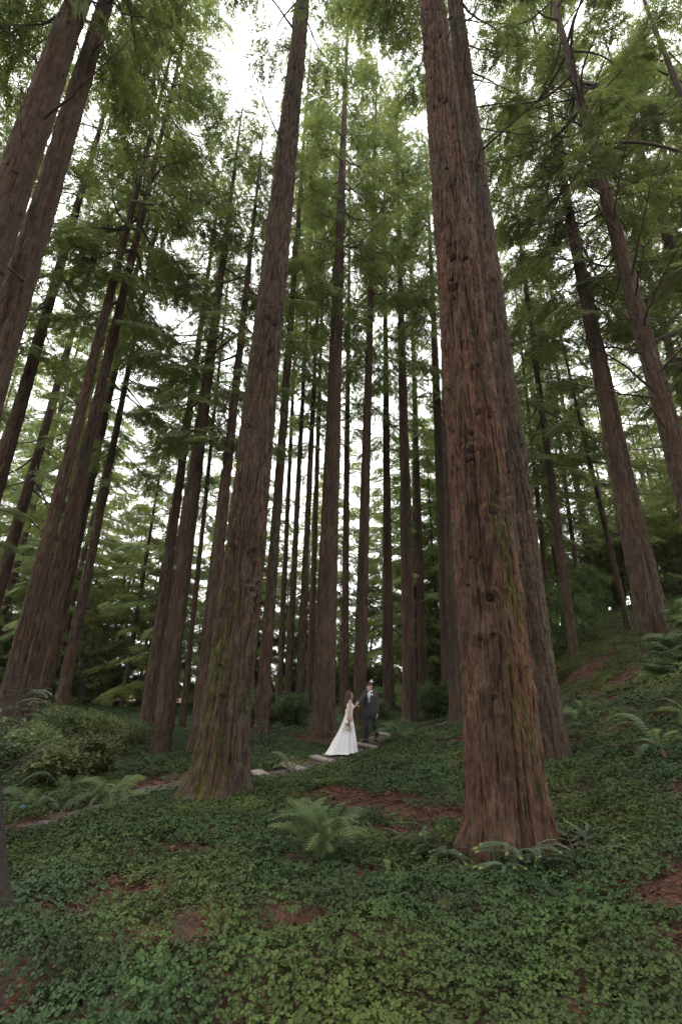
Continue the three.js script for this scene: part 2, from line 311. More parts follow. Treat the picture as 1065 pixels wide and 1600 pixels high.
// a flat spray of needled twigs, one metre long, along +x
function sprayShape(seed, twigs = 20, subs = 4, wide = 0.021) {
  const r = rng(seed), pos = [], idx = [];
  const blade = (p, d, l, w, tw) => { // a narrow lens: four corners, two faces
    const side = V(-d.z, 0, d.x).normalize().multiplyScalar(w).applyAxisAngle(d, tw), q = p.clone().addScaledVector(d, l), m = p.clone().addScaledVector(d, l * 0.45).add(V(0, -0.02 * l, 0)), k = pos.length / 3;
    pos.push(p.x, p.y, p.z, m.x + side.x, m.y + side.y, m.z + side.z, q.x, q.y - 0.1 * l, q.z, m.x - side.x, m.y - side.y, m.z - side.z);
    idx.push(k, k + 1, k + 2, k, k + 2, k + 3);
  };
  const spine = (t) => V(t, -0.16 * t * t, 0.04 * Math.sin(t * 5 + seed));
  for (let i = 0; i < twigs; i++) {
    const t = 0.06 + 0.9 * (i + r() * 0.6) / twigs, s = i % 2 ? 1 : -1, p = spine(t), ang = s * (0.75 + 0.35 * r()), l = (0.2 + 0.3 * Math.sin(Math.PI * Math.min(1, t * 0.8 + 0.2))) * (0.65 + 0.5 * r());
    const d = V(Math.cos(ang), -0.12 - 0.3 * r(), Math.sin(ang)).normalize();
    blade(p, d, l, wide * 0.8, (r() - 0.5) * 1.4);
    for (let k = 0; k < subs; k++) {
      const u = 0.25 + 0.6 * (k + r()) / subs, b = ang + (k % 2 ? 1 : -1) * (0.5 + 0.4 * r()), e = V(Math.cos(b), -0.15 - 0.35 * r(), Math.sin(b)).normalize();
      blade(p.clone().addScaledVector(d, l * u), e, l * (0.5 - 0.25 * u) + 0.07, wide * (0.7 + 0.4 * r()), (r() - 0.5) * 1.8);
    }
  }
  blade(spine(0.85), V(1, -0.35, 0).normalize(), 0.25, wide, 0);
  return geo(pos, idx);
}
const sprays = [1, 2, 3, 4].map((s) => sprayShape(s));
// a bare limb, one metre long, along +x; sags then lifts at its end
const limbCurve = (t, sag) => V(t, -sag * (t * 1.6 - t * t * 1.3), 0.05 * Math.sin(t * 6 + sag * 20));
const limbs = [0.1, 0.3, 0.5].map((sag) => { const P = [], R = []; for (let i = 0; i <= 8; i++) { P.push(limbCurve(i / 8, sag)); R.push(lerp(0.016, 0.003, Math.pow(i / 8, 0.8))); } return tube(P, R, 5, false); });
const deadBranches = [0, 1, 2, 3, 4].map((s) => { // a dead branch with side twigs, thickest at the trunk
  const r = rng(90 + s), P = [], R = [], parts = []; const bend = (r() - 0.5) * 0.5, sag = (r() - 0.35) * 0.5;
  for (let i = 0; i <= 10; i++) { const t = i / 10; P.push(V(t, -sag * t + sag * 0.7 * t * t + 0.015 * noise(t * 7, s), bend * t * t + 0.03 * noise(t * 5, s, 3))); R.push(lerp(0.017, 0.002, Math.pow(t, 0.7))); }
  parts.push(tube(P, R, 6));
  const n = s === 0 ? 1 : 3 + Math.floor(r() * 4);
  for (let k = 0; k < n; k++) { const i = 3 + Math.floor(r() * 6), p = P[i], a = (k % 2 ? 1 : -1) * (0.5 + r() * 0.6), l = 0.12 + 0.25 * r(), d = V(Math.cos(a), (r() - 0.6) * 0.6, Math.sin(a)); parts.push(tube([p, p.clone().addScaledVector(d, l * 0.5), p.clone().addScaledVector(d, l).add(V(0, -0.04, 0))], [R[i] * 0.6, R[i] * 0.35, 0.0015], 4)); }
  return mergeGeometries(parts);
});
const knots = [0, 1, 2].map((s) => { // the rotten, splintered end of a shed branch, its near-black painting the shade of a hollow
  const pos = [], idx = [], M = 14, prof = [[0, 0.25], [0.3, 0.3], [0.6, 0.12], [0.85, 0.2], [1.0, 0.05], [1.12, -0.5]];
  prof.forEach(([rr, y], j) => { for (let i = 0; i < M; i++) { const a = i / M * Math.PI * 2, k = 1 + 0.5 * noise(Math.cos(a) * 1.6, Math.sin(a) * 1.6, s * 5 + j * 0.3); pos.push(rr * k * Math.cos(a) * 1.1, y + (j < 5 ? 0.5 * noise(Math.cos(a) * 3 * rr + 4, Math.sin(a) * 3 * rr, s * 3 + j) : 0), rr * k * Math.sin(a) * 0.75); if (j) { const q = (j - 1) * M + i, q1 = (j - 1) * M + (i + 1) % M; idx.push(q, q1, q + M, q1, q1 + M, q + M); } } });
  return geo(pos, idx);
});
const redwoods = [];
function redwood(o) {
  const { x, z, H, r, seed, lean = [0, 0], label, group, crown = H * 0.45, R = 3, dense = 1, near = 0, tint = [1, 1, 1], bareShare = 0.25, dead = 0, deadFrom = 3, deadLen = [0.8, 2.2], knotList, stubs = 0, face, sag = 0.3, name = 'redwood_tree', step = 0.42, top } = o;
  const g = thing(name, label, 'tree', [x, ground(x, z), z], 0, group), rn = rng(seed * 977 + 5);
  const [sides, rows] = near === 2 ? [210, 640] : near === 1 ? [84, 150] : [20, 30];
  const toCam = Math.atan2(-z, -x), scarList = (knotList ?? []).map(([h, da, size]) => [h, toCam + da, size]);
  part('trunk', trunkShape({ ...o, pits: near === 2 ? scarList : [], grade: near === 2 ? 0.25 : 0.45, lean, sides, rows, amp: near === 2 ? 0.02 : near === 1 ? 0.018 : 0.012, flare: o.flare ?? 0.22 }), barkMat, g);
  const axis = (h) => V(lean[0] * h, h, lean[1] * h), rad = (h) => r * Math.pow(Math.max(0, 1 - h / H), RP);
  // scars and broken stubs on the side one sees
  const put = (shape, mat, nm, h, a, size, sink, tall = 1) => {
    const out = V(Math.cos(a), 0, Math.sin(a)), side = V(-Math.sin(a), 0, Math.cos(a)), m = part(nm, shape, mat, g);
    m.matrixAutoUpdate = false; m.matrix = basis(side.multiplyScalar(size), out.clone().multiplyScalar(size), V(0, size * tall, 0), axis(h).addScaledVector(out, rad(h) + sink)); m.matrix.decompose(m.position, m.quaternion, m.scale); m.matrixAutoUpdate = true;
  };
  for (const [h, a, size] of scarList) put(knots[Math.floor(rn() * 3)], knotShadeMat, 'shaded_knot', h, a, size * (near === 2 ? 0.5 : 0.62), near === 2 ? -size * 0.34 : -0.004, 0.7 + rn() * 0.5);
  const aim = (shape, mat, nm, h, a, len, rise, thick = 1) => {
    const out = V(Math.cos(a), rise, Math.sin(a)).normalize(), side = V(-Math.sin(a), 0, Math.cos(a)), m = part(nm, shape, mat, g);
    m.position.copy(axis(h).add(V(Math.cos(a), 0, Math.sin(a)).multiplyScalar(rad(h) * 0.85)));
    m.quaternion.setFromRotationMatrix(new THREE.Matrix4().makeBasis(out, side.clone().cross(out), side)); m.scale.set(len, len * thick, len * thick);
  };
  for (let i = 0; i < stubs; i++) { const h = deadFrom + rn() * (H * 0.6 - deadFrom); aim(deadBranches[0], twigMat, 'branch_stub', h, rn() * Math.PI * 2, 0.12 + rn() * 0.35, (rn() - 0.5) * 0.5, 3); }
  for (let i = 0; i < dead; i++) { const h = lerp(deadFrom, Math.min(H * 0.8, crown + 8), Math.pow((i + rn()) / dead, 0.8)), a = face !== undefined ? face + (rn() - 0.5) * 3.6 : rn() * Math.PI * 2; aim(deadBranches[1 + Math.floor(rn() * 4)], twigMat, 'branch', h, a, lerp(...deadLen, rn()), -0.1 + rn() * 0.6, 0.8); }
  for (const [h, a, len, rise, k = 1] of o.branchList ?? []) aim(deadBranches[k], twigMat, 'branch', h, a, len, rise, 0.9);
  // living limbs with their sprays
  const ls = limbs[seed % 3], lsag = [0.1, 0.3, 0.5][seed % 3], limbM = [], spr = [], stepH = step * 1.38 / Math.sqrt(dense);
  for (let h = crown, k = 0; h < H - 0.6; h += stepH * (0.5 + rn()), k++) {
    const t = (h - crown) / (H - crown), a = k * 2.399 + rn() * 1.3, shape = Math.min(1, 0.35 + t * 5) * Math.pow(1 - t, 0.7), L = R * (0.25 + 0.95 * shape) * (0.6 + 0.6 * rn());
    const rise = lerp(-0.25, 0.55, t) + (rn() - 0.5) * 0.35 - sag * 0.4, dir = V(Math.cos(a), rise, Math.sin(a)).normalize(), side = V(-Math.sin(a), 0, Math.cos(a)), up = side.clone().cross(dir);
    const p0 = axis(h).add(V(Math.cos(a), 0, Math.sin(a)).multiplyScalar(rad(h) * 0.8));
    const mt = basis(dir.clone().multiplyScalar(L), up.clone().multiplyScalar(L), side.clone().multiplyScalar(L), p0);
    limbM.push([mt]);
    const n = Math.max(3, Math.round(L * 4.6 * Math.sqrt(dense)));
    for (let i = 0; i < n; i++) {
      const u = lerp(bareShare, 1, (i + 0.6 * rn()) / n), p = limbCurve(u, lsag).applyMatrix4(mt), s = i % 2 ? 1 : -1, b = a + s * (0.45 + 0.75 * rn()) * (u > 0.93 ? 0.2 : 1);
      const size = (0.55 + 0.55 * rn()) * (0.75 + 0.25 * Math.min(1, R / 3)), d = V(Math.cos(b), rise * 0.4 - 0.15 - sag * rn() * 1.6, Math.sin(b)).normalize(), sd = V(-Math.sin(b), (rn() - 0.5) * 0.5, Math.cos(b)).normalize(), uu = sd.clone().cross(d).normalize(), s2 = d.clone().cross(uu);
      const v = 0.7 + 0.6 * rn(), yl = rn();
      spr.push([basis(d.multiplyScalar(size), uu.multiplyScalar(size), s2.multiplyScalar(size), p), lin(lerp(0.14, 0.24, yl) * v * tint[0], lerp(0.195, 0.275, yl) * v * tint[1], lerp(0.068, 0.072, yl) * v * tint[2])]);
    }
  }
  if (limbM.length) copies('limbs', ls, twigMat, limbM, g, 'stuff');
  if (spr.length) copies('crown', sprays[seed % 4], needleMat, spr, g, 'stuff');
  redwoods.push([x, z, r]);
  return g;
}
const scars = (seed, n, h0, h1, spread, s0 = 0.055, s1 = 0.125) => { const r = rng(seed), out = []; for (let i = 0; i < n; i++) out.push([lerp(h0, h1, clamp((i + (r() - 0.5) * 7) / n)), (r() - 0.5) * 2 * spread, lerp(s0, s1, r() * r())]); return out; };
const rightTop = 0, leftTop = Math.PI;
// the big near trunks
redwood({ x: 1.9, z: -5.9, H: 44, r: 0.4, seed: 1, lean: [-0.003, 0], near: 2, flare: 0.2, crown: 21, R: 3.4, top: 44, bareShare: 0.45, label: 'thickest nearest redwood trunk with red furrowed bark and many knots, right of centre', tone: [1.22, 1.0, 0.92],
  moss: (h, a, n) => smooth(0.02, 0.32, n + 0.62 * Math.exp(-(((a - 1.18) / 0.42) ** 2)) * smooth(0.2, 1.2, h) * smooth(5.2, 2.6, h) - 0.42) * 0.9,
  knotList: scars(3, 66, 1.4, 19, 1.1), stubs: 8, dead: 5, deadFrom: 13, deadLen: [0.6, 1.6], face: Math.PI * 0.9 });
redwood({ x: 3.72, z: -9.6, H: 46, r: 0.49, seed: 2, lean: [0.006, 0], near: 2, flare: 0.2, crown: 24, R: 3.6, bareShare: 0.5, label: 'greyer redwood trunk standing just behind and right of the thickest near trunk', tone: [0.95, 0.95, 0.95],
  knotList: scars(4, 52, 2, 25, 1.2), stubs: 8, dead: 30, deadFrom: 14, deadLen: [1.2, 3.4], face: 0.35 });
redwood({ x: -1.86, z: -8.7, H: 46, r: 0.39, seed: 3, lean: [0.006, 0], near: 2, flare: 0.2, crown: 21, R: 3.0, dense: 0.32, bareShare: 0.55, label: 'big mossy-based redwood left of centre with knots up its trunk', tone: [0.98, 1.0, 1.02],
  moss: (h, a, n) => smooth(0.0, 0.3, n + 0.7 * Math.exp(-(((Math.atan2(Math.sin(a - 2.25), Math.cos(a - 2.25))) / 0.8) ** 2)) * smooth(4.6, 1.6, h) - 0.38) * 0.92,
  push: (h, a) => 0.4 * Math.exp(-h / 0.5) * Math.exp(-(((Math.atan2(Math.sin(a - 2.7), Math.cos(a - 2.7))) / 0.9) ** 2)),
  knotList: scars(5, 60, 1.5, 24, 1.1), stubs: 10, dead: 16, deadFrom: 11, deadLen: [0.9, 2.6], face: Math.PI });
// the grove, left to right
const T = (x, z, H, r, lx, seed, label, more = {}) => redwood({ x, z, H, r: r * 0.86, seed, lean: [lx, 0], label, near: 1, stubs: 4, ...more });
T(-6.4, -6.5, 42, 0.44, -0.033, 7, 'large leaning redwood trunk cutting the upper left corner', { crown: 17, R: 3.4, dead: 16, deadFrom: 8, deadLen: [1, 3], knotList: scars(8, 26, 6, 19, 1.3), near: 1, bareShare: 0.4, tone: [1.1, 1, 0.98] });
T(-6.5, -7.5, 40, 0.37, -0.037, 8, 'slimmer redwood trunk close behind the large upper-left leaning trunk', { crown: 18, R: 3, dead: 12, deadFrom: 9, deadLen: [1, 2.6], bareShare: 0.4 });
T(-8.18, -12.6, 36, 0.22, -0.004, 9, 'dark redwood trunk at the left edge, left one of a close pair', { crown: 15, R: 2.8, dense: 0.95 });
T(-8.12, -13.3, 38, 0.23, -0.006, 10, 'dark redwood trunk near the left edge, right one of a close pair', { crown: 14, R: 3.4, dense: 1.15, bareShare: 0.15 });
T(-11.04, -14, 34, 0.3, -0.0225, 11, 'pale redwood trunk leaving the left edge above the close pair', { crown: 13, R: 3, dead: 8, deadFrom: 6 });
T(-11.03, -19, 34, 0.29, -0.014, 12, 'redwood with orange bark scar behind the close pair at left', { crown: 12, R: 3, dense: 0.95 });
T(-9.19, -17, 30, 0.2, -0.02, 13, 'slim dark redwood right of the scarred one at far left', { crown: 9, R: 2.6, dense: 1.2, dead: 8, deadFrom: 4 });
T(-7.38, -20, 35, 0.28, -0.02, 14, 'dark redwood left of the thick trunk at the path bend', { crown: 11, R: 2.9, dense: 0.95 });
T(-5.16, -15.5, 32, 0.32, -0.0186, 15, 'thick dark redwood standing beside the bend of the path at left', { crown: 10.5, R: 2.9, dense: 0.95 });
T(-5.97, -20, 30, 0.135, -0.03, 16, 'thin redwood pole behind the thick trunk at the path bend', { crown: 13, R: 1.9 });
T(-3.97, -15, 30, 0.25, -0.0124, 17, 'leaning redwood with green sprouts, half hidden by the big mossy trunk', { crown: 10.5, R: 2.7, dense: 0.95 });
T(-2.47, -17, 42, 0.24, -0.003, 18, 'slender redwood just right of the big mossy trunk', { crown: 15, R: 2.2, dense: 0.9 });
T(-3.07, -27, 46, 0.19, -0.02, 19, 'thinnest far redwood pole in the gap right of the mossy trunk', { crown: 16, R: 2.2 });
T(-2.14, -22, 43, 0.183, -0.008, 20, 'second thin redwood pole in the gap right of the mossy trunk', { crown: 17, R: 2 });
T(-1.63, -22, 44, 0.2, -0.003, 21, 'third thin redwood pole in the gap, left of the bride', { crown: 15, R: 2.2 });
T(-1.39, -26, 47, 0.21, -0.011, 22, 'thin redwood pole half behind the trunk left of the bride', { crown: 14, R: 2.3 });
T(-0.46, -17.5, 48, 0.45, 0.003, 23, 'stout redwood with brown dead fern at its foot, left of the bride', { crown: 18, R: 3.1, dense: 1.1, dead: 14, deadFrom: 10, deadLen: [0.7, 1.8], knotList: scars(9, 26, 3, 26, 1.2, 0.045, 0.09) });
T(0.39, -26, 50, 0.25, -0.007, 24, 'slim redwood directly behind the bride', { crown: 17, R: 2.8 });
T(0.88, -20, 46, 0.3, 0.022, 25, 'redwood trunk rising between bride and groom', { crown: 18, R: 2.9, dense: 1.1, dead: 10, deadFrom: 8, deadLen: [0.6, 1.6] });
T(2.79, -27, 50, 0.34, 0.005, 26, 'redwood behind the right shoulder of the groom', { crown: 16, R: 2.9 });
T(3.34, -23, 50, 0.38, 0.006, 27, 'tall redwood with flared foot to the right of the groom', { crown: 19, R: 3.1, dead: 26, deadFrom: 9, deadLen: [0.6, 2] });
T(5.0, -29, 48, 0.3, 0.01, 28, 'far redwood right of the flared trunk beside the groom', { crown: 16, R: 2.5 });
T(5.63, -25, 44, 0.42, 0.014, 29, 'dark redwood pole left of the thickest trunk', { crown: 19, R: 2.6, dead: 8, deadFrom: 10 });
T(4.54, -19, 42, 0.38, 0.03, 30, 'grey redwood mostly hidden by the left edge of the thickest trunk', { crown: 19, R: 2.6, tone: [0.95, 1, 1.02] });
T(8.75, -18, 30, 0.2, 0.02, 31, 'slim redwood on the crest of the right slope', { crown: 8, R: 2.6, dense: 1.3, dead: 12, deadFrom: 3 });
T(10.71, -24, 28, 0.165, 0.03, 32, 'thin redwood behind the slope crest, next to the far right trunk gap', { crown: 6, R: 2.5, dense: 1.3 });
T(13.42, -26, 28, 0.15, 0.03, 33, 'thinnest redwood pole beyond the slope crest at right', { crown: 6, R: 2.5, dense: 1.3 });
T(13.42, -22, 26, 0.145, -0.04, 34, 'thin redwood tilting left beyond the slope crest', { crown: 6, R: 2.4, dense: 1.2 });
T(9.07, -14, 38, 0.31, 0.02, 35, 'dark redwood on the right slope with a sprouting bush at its foot', { crown: 13, R: 3.2, dense: 1.1, bareShare: 0.35, dead: 34, deadFrom: 5, deadLen: [0.8, 2.4], knotList: scars(10, 18, 3, 16, 1.2, 0.045, 0.09) });
T(10.45, -15.5, 36, 0.27, 0.004, 36, 'slimmer redwood close behind the dark one on the right slope', { crown: 13, R: 3, dense: 1.1, dead: 12, deadFrom: 5 });
T(9.3, -11.5, 38, 0.34, -0.005, 37, 'tall redwood leaving the right edge, bristling with bare branches', { crown: 15, R: 4, dense: 1.2, bareShare: 0.5, dead: 84, deadFrom: 5, deadLen: [1.2, 3.8], knotList: scars(12, 36, 4, 22, 1.3, 0.04, 0.09) });
T(15.25, -16, 38, 0.38, 0, 38, 'thin redwood crossing the upper right corner behind the bristling trunk', { crown: 11, R: 3.4, dense: 1.4, dead: 10, deadFrom: 6 });
T(17.5, -17, 36, 0.3, 0, 39, 'redwood stem at the right edge beyond the upper right corner trunk', { crown: 9, R: 3.2, dense: 1.4 });
{ // beyond the grove and to its sides; around the viewpoint unseen trees are added to shade the ground
  const r = rng(404), far = [];
  const free = (x, z, d) => redwoods.every(([a, b]) => Math.hypot(a - x, b - z) > d);
  for (let i = 0; i < 900 && far.length < 70; i++) {
    const zz = -lerp(27, 58, Math.pow(r(), 0.9)), x = (r() * 2 - 1) * -zz * 0.95;
    if (Math.abs(x + 1 + 0.02 * zz) < 3 && zz > -38) continue;
    if (x > -26 && x < 7 && zz < -34) continue; // the clearing
    if (!free(x, zz, 3.4)) continue;
    const left = x < -3, H = lerp(22, 36, r()) * (Math.abs(x) < 6 ? 0.85 : 1);
    far.push(1);
    redwood({ x, z: zz, H, r: lerp(0.16, 0.34, r()), seed: 100 + far.length, lean: [(r() - 0.5) * 0.03, 0], near: 0, crown: lerp(0.8, 6, r()), R: lerp(2.4, 3.4, r()), dense: 0.8, name: 'distant_redwood',
      label: left ? 'distant redwood among the trees behind the left of the grove' : x > 5 ? 'distant redwood among the trees behind the right slope' : 'distant redwood seen through the middle of the grove',
      group: left ? 'distant redwoods behind the left of the grove' : x > 5 ? 'distant redwoods behind the right slope' : 'distant redwoods behind the middle of the grove', tint: [lerp(0.9, 1.2, r()), lerp(0.95, 1.1, r()), 1] });
  }
  for (let i = 0, n = 0; i < 400 && n < 52; i++) { // young trees at the far edge of the wood, with open sky behind them
    const zz = -lerp(31, 48, r()), x = lerp(-34, 10, r());
    if ((x > -5 && x < 2 && zz > -37) || !free(x, zz, 2.3)) continue;
    n++; const H = lerp(11, 25, r());
    redwood({ x, z: zz, H, r: lerp(0.09, 0.18, r()), seed: 500 + n, lean: [(r() - 0.5) * 0.04, 0], near: 0, crown: lerp(0.4, 1.5, r()), R: lerp(2.4, 3.4, r()), dense: 1.7, name: 'young_redwood', label: x < -9 ? 'young light green redwood at the wood edge behind the left trunks' : 'young light green redwood at the wood edge behind the couple', group: x < -9 ? 'young redwoods at the wood edge, left' : 'young redwoods at the wood edge, middle', tint: [lerp(1.1, 1.35, r()), lerp(1.1, 1.25, r()), 1] });
  }
  const beside = [[-14.5, -9], [-17, -14], [-16, -22], [-20, -19], [16, -8], [19, -22], [13, -30], [14.5, -12.5]];
  beside.forEach(([x, z], i) => redwood({ x, z, H: 30 + (i * 7) % 9, r: 0.3, seed: 200 + i, near: 0, crown: 6 + i % 4, R: 3.3, dense: 1.2, label: (x < 0 ? ['nearest redwood', 'second nearest redwood', 'farthest redwood', 'outermost redwood'][i] + ' beyond the left side of the grove' : ['nearest redwood', 'outermost redwood', 'farthest redwood', 'second nearest redwood'][i - 4] + ' high on the slope at the right side'), group: x < 0 ? 'redwoods along the left side' : 'redwoods along the right side' }));
  const back = [[-5.5, 4], [2.5, 5.5], [8, 2.5], [-11, 1.5], [-1.5, 9.5], [5.5, 10], [-8, 9], [12, 7], [-3.5, 8], [1, 9], [7.5, 7], [-8, 6.5], [-14, -1], [14.5, 0], [2.5, 12], [-4.5, 12]];  // out of view, added to darken the foreground and the trunk fronts
  back.forEach(([x, z], i) => redwood({ x, z, H: 34 + (i * 5) % 9, r: 0.36, seed: 230 + i, near: 0, crown: i < 8 ? 13 + i % 5 : 2.5 + i % 4, R: 3.4, dense: 1.1, label: 'unseen redwood added around the viewpoint to shade the ground', group: 'unseen shade redwoods added around the viewpoint' }));
}
console.log('trees done', redwoods.length);

// ---------------------------------------------------------------- ground cover
const inTrunk = (x, z, m = 1.25) => redwoods.some(([a, b, r]) => Math.abs(a - x) < 1.5 && Math.hypot(a - x, b - z) < r * m);
function sorrelClump(seed, n, rad, size) { // leaves of three folded hearts on short stalks
  const r = rng(seed), pos = [], idx = [];
  for (let i = 0; i < n; i++) {
    const a = r() * 6.283, d = Math.sqrt(r()) * rad, cx = Math.cos(a) * d, cz = Math.sin(a) * d, h = 0.035 + 0.075 * r() * (1 - 0.4 * d / rad), yaw = r() * 6.283, s = size * (0.6 + 0.65 * r()), tx = (r() - 0.5) * 0.7, tz = (r() - 0.5) * 0.7, droop = 0.1 + 0.35 * r();
    for (let k = 0; k < 3; k++) {
      const b = yaw + k * 2.094, c = Math.cos(b), q = Math.sin(b), o = pos.length / 3;
      for (const [u, v, w] of [[0.06, 0, 0], [0.5, 0.46, 0.1], [0.93, 0.36, 0.02], [0.78, 0, -0.1], [0.93, -0.36, 0.02], [0.5, -0.46, 0.1]]) { const x = (u * c - v * q) * s, z = (u * q + v * c) * s; pos.push(cx + x, h + w * s - droop * u * s * 0.6 + tx * x + tz * z, cz + z); }
      idx.push(o, o + 2, o + 1, o, o + 3, o + 2, o, o + 4, o + 3, o, o + 5, o + 4);
    }
  }
  return geo(pos, idx);
}
const clumps = [sorrelClump(1, 32, 0.16, 0.024), sorrelClump(2, 32, 0.16, 0.027), sorrelClump(3, 38, 0.17, 0.021)];
const farClumps = [sorrelClump(4, 46, 0.26, 0.033), sorrelClump(5, 46, 0.26, 0.037)];
function slopeBasis(x, z, yaw, s, sy) {
  const e = 0.12, n = V(ground(x - e, z) - ground(x + e, z), 2 * e, ground(x, z - e) - ground(x, z + e)).normalize(), a = V(Math.cos(yaw), 0, Math.sin(yaw)), b = a.clone().cross(n).normalize(); a.copy(n).cross(b);
  return basis(a.multiplyScalar(s), n.multiplyScalar(sy), b.multiplyScalar(s), V(x, ground(x, z), z));
}
{
  const r = rng(77), lists = [[], [], []], farLists = [[], []];
  const shade = (x, z) => { const n = noise(x * 0.6, z * 0.6, 11), m = noise(x * 2.5, z * 2.5, 5), v = (0.62 + 0.3 * m) * (0.6 + 0.65 * r()), y = clamp(0.36 + 0.75 * n + 0.3 * (r() - 0.5) + 0.6 * smooth(4, 8, x) * smooth(-9, -14, z)); return lin(lerp(0.058, 0.135, y) * v, lerp(0.122, 0.18, y) * v, lerp(0.033, 0.027, y) * v); };
  for (let z = 0.6; z > -9.5; z -= 0.12) for (let x = -8; x < 8.5; x += 0.12) {
    if (Math.abs(x) > 2.6 - z * 0.85) continue;
    const px = x + (r() - 0.5) * 0.14, pz = z + (r() - 0.5) * 0.14, c = cover(px, pz);
    if (r() > c * 1.05 || inTrunk(px, pz)) continue;
    const big = 0.8 + 0.45 * r();
    lists[Math.floor(r() * 3)].push([slopeBasis(px, pz, r() * 6.28, big, big * (0.6 + 0.6 * c) * (1 + 0.5 * noise(px * 1.1, pz * 1.1, 2))), shade(px, pz)]);
  }
  for (let z = -9.4; z > -40; z -= 0.22) for (let x = -22; x < 26; x += 0.22) {
    if (Math.abs(x) > 3 - z * 0.82) continue;
    const px = x + (r() - 0.5) * 0.24, pz = z + (r() - 0.5) * 0.24, c = cover(px, pz);
    if (r() > c * 1.05 || inTrunk(px, pz)) continue;
    const big = 0.75 + 0.5 * r();
    farLists[Math.floor(r() * 2)].push([slopeBasis(px, pz, r() * 6.28, big, big * (0.7 + 0.6 * c)), shade(px, pz)]);
  }
  lists.forEach((l, i) => tag(copies(numbered('wood_sorrel'), clumps[i], coverMat, l), 'green three-leaved wood sorrel carpeting the near forest floor', 'ground cover', 'wood sorrel carpet', 'stuff'));
  farLists.forEach((l, i) => tag(copies(numbered('far_wood_sorrel'), farClumps[i], coverMat, l), 'green wood sorrel carpet spreading up the slope beyond', 'ground cover', 'wood sorrel carpet', 'stuff'));
  console.log('sorrel', lists.map((l) => l.length), farLists.map((l) => l.length));
  // fallen needle twigs, rusty red
  const litterShape = (seed) => { const q = rng(seed), pos = [], idx = []; for (let i = 0; i < 16; i++) { const a = q() * 6.28, d = q() * 0.1, l = 0.02 + 0.07 * q(), w = 0.0015 + 0.0035 * q(), x = Math.cos(a) * d, z = Math.sin(a) * d, b = q() * 6.28, c = Math.cos(b), s = Math.sin(b), y = 0.006 + 0.02 * q(), o = pos.length / 3; pos.push(x, y, z, x + c * l * 0.5 - s * w, y + 0.008, z + s * l * 0.5 + c * w, x + c * l, y - 0.004 + 0.02 * q(), z + s * l, x + c * l * 0.5 + s * w, y + 0.004, z + s * l * 0.5 - c * w); idx.push(o, o + 1, o + 2, o, o + 2, o + 3); } return geo(pos, idx); };
  const litter = [[], []], ls = [litterShape(1), litterShape(2)];
  for (let z = 0; z > -24; z -= z > -10 ? 0.085 : 0.2) for (let x = -12; x < 14; x += z > -10 ? 0.085 : 0.2) {
    if (Math.abs(x) > 2 - z * 0.8) continue;
    const px = x + (r() - 0.5) * 0.1, pz = z + (r() - 0.5) * 0.1, c = cover(px, pz), onPath = segDist(px, pz, path) < 0.5;
    if (r() > (1 - c) * (onPath ? 0.3 : 1) + 0.03 || inTrunk(px, pz, 1.05)) continue;
    const v = 0.5 + 0.9 * r(), k = r(), s = (0.7 + 0.8 * r()) * (z > -10 ? 1 : 1.7);
    litter[Math.floor(r() * 2)].push([slopeBasis(px, pz, r() * 6.28, s, s), lin(lerp(0.08, 0.14, k) * v, lerp(0.042, 0.056, k) * v, lerp(0.03, 0.026, k) * v)]);
  }
  const lm = new THREE.MeshStandardMaterial({ color: 0xffffff, roughness: 0.95, side: THREE.DoubleSide });
  litter.forEach((l, i) => tag(copies(numbered('needle_litter'), ls[i], lm, l), 'rusty fallen redwood needles covering the bare earth patches', 'litter', 'needle litter', 'stuff'));
}

{ // fallen twigs, cones and a few yellowed leaves among the sorrel
  const r = rng(88), tw = [], co = [], ye = [];
  for (let i = 0; i < 2600; i++) {
    const z = -lerp(1.5, 14, Math.pow(r(), 0.8)), x = (r() * 2 - 1) * (2 - z * 0.75), c = cover(x, z); if (inTrunk(x, z, 1.1)) continue;
    const k = r(), lift = c > 0.5 ? 0.05 : 0.012, m = slopeBasis(x, z, r() * 6.28, 1, 1);
    if (k < 0.45 && (c < 0.6 || r() < 0.15)) { const l = 0.12 + 0.5 * r() * r(); tw.push([m.multiply(new THREE.Matrix4().makeRotationZ((r() - 0.5) * 0.25)).multiply(new THREE.Matrix4().makeTranslation(0, lift, 0)).scale(V(l, l * 0.6, l)), lin(0.1 * (0.5 + r()), 0.065 * (0.5 + r() * 0.6), 0.045)]); }
    else if (k < 0.6 && c < 0.7) co.push([m.multiply(new THREE.Matrix4().makeTranslation(0, 0.01, 0)).scale(V(0.011, 0.009, 0.013).multiplyScalar(0.8 + 0.6 * r())), lin(0.09, 0.055, 0.035)]);
    else if (k > 0.965) ye.push([m.multiply(new THREE.Matrix4().makeTranslation(0, lift + 0.03, 0)).multiply(new THREE.Matrix4().makeRotationX((r() - 0.5) * 1.2)).scale(V(0.03, 0.03, 0.022)), r() < 0.3 ? lin(0.4, 0.3, 0.04) : lin(0.2, 0.1, 0.045)]);
  }
  const wood = new THREE.MeshStandardMaterial({ color: 0xffffff, roughness: 0.95 });
  tag(copies('fallen_twigs', deadBranches[2], wood, tw), 'thin fallen twigs strewn over the forest floor', 'twigs', null, 'stuff');
  tag(copies('fallen_cones', new THREE.IcosahedronGeometry(1, 1), wood, co), 'small brown cones strewn on the bare earth', 'cones', null, 'stuff');
  tag(copies('fallen_leaves', leafDisc(), coverMat, ye), 'single yellow and brown leaves lying on the sorrel', 'leaves', null, 'stuff');
}
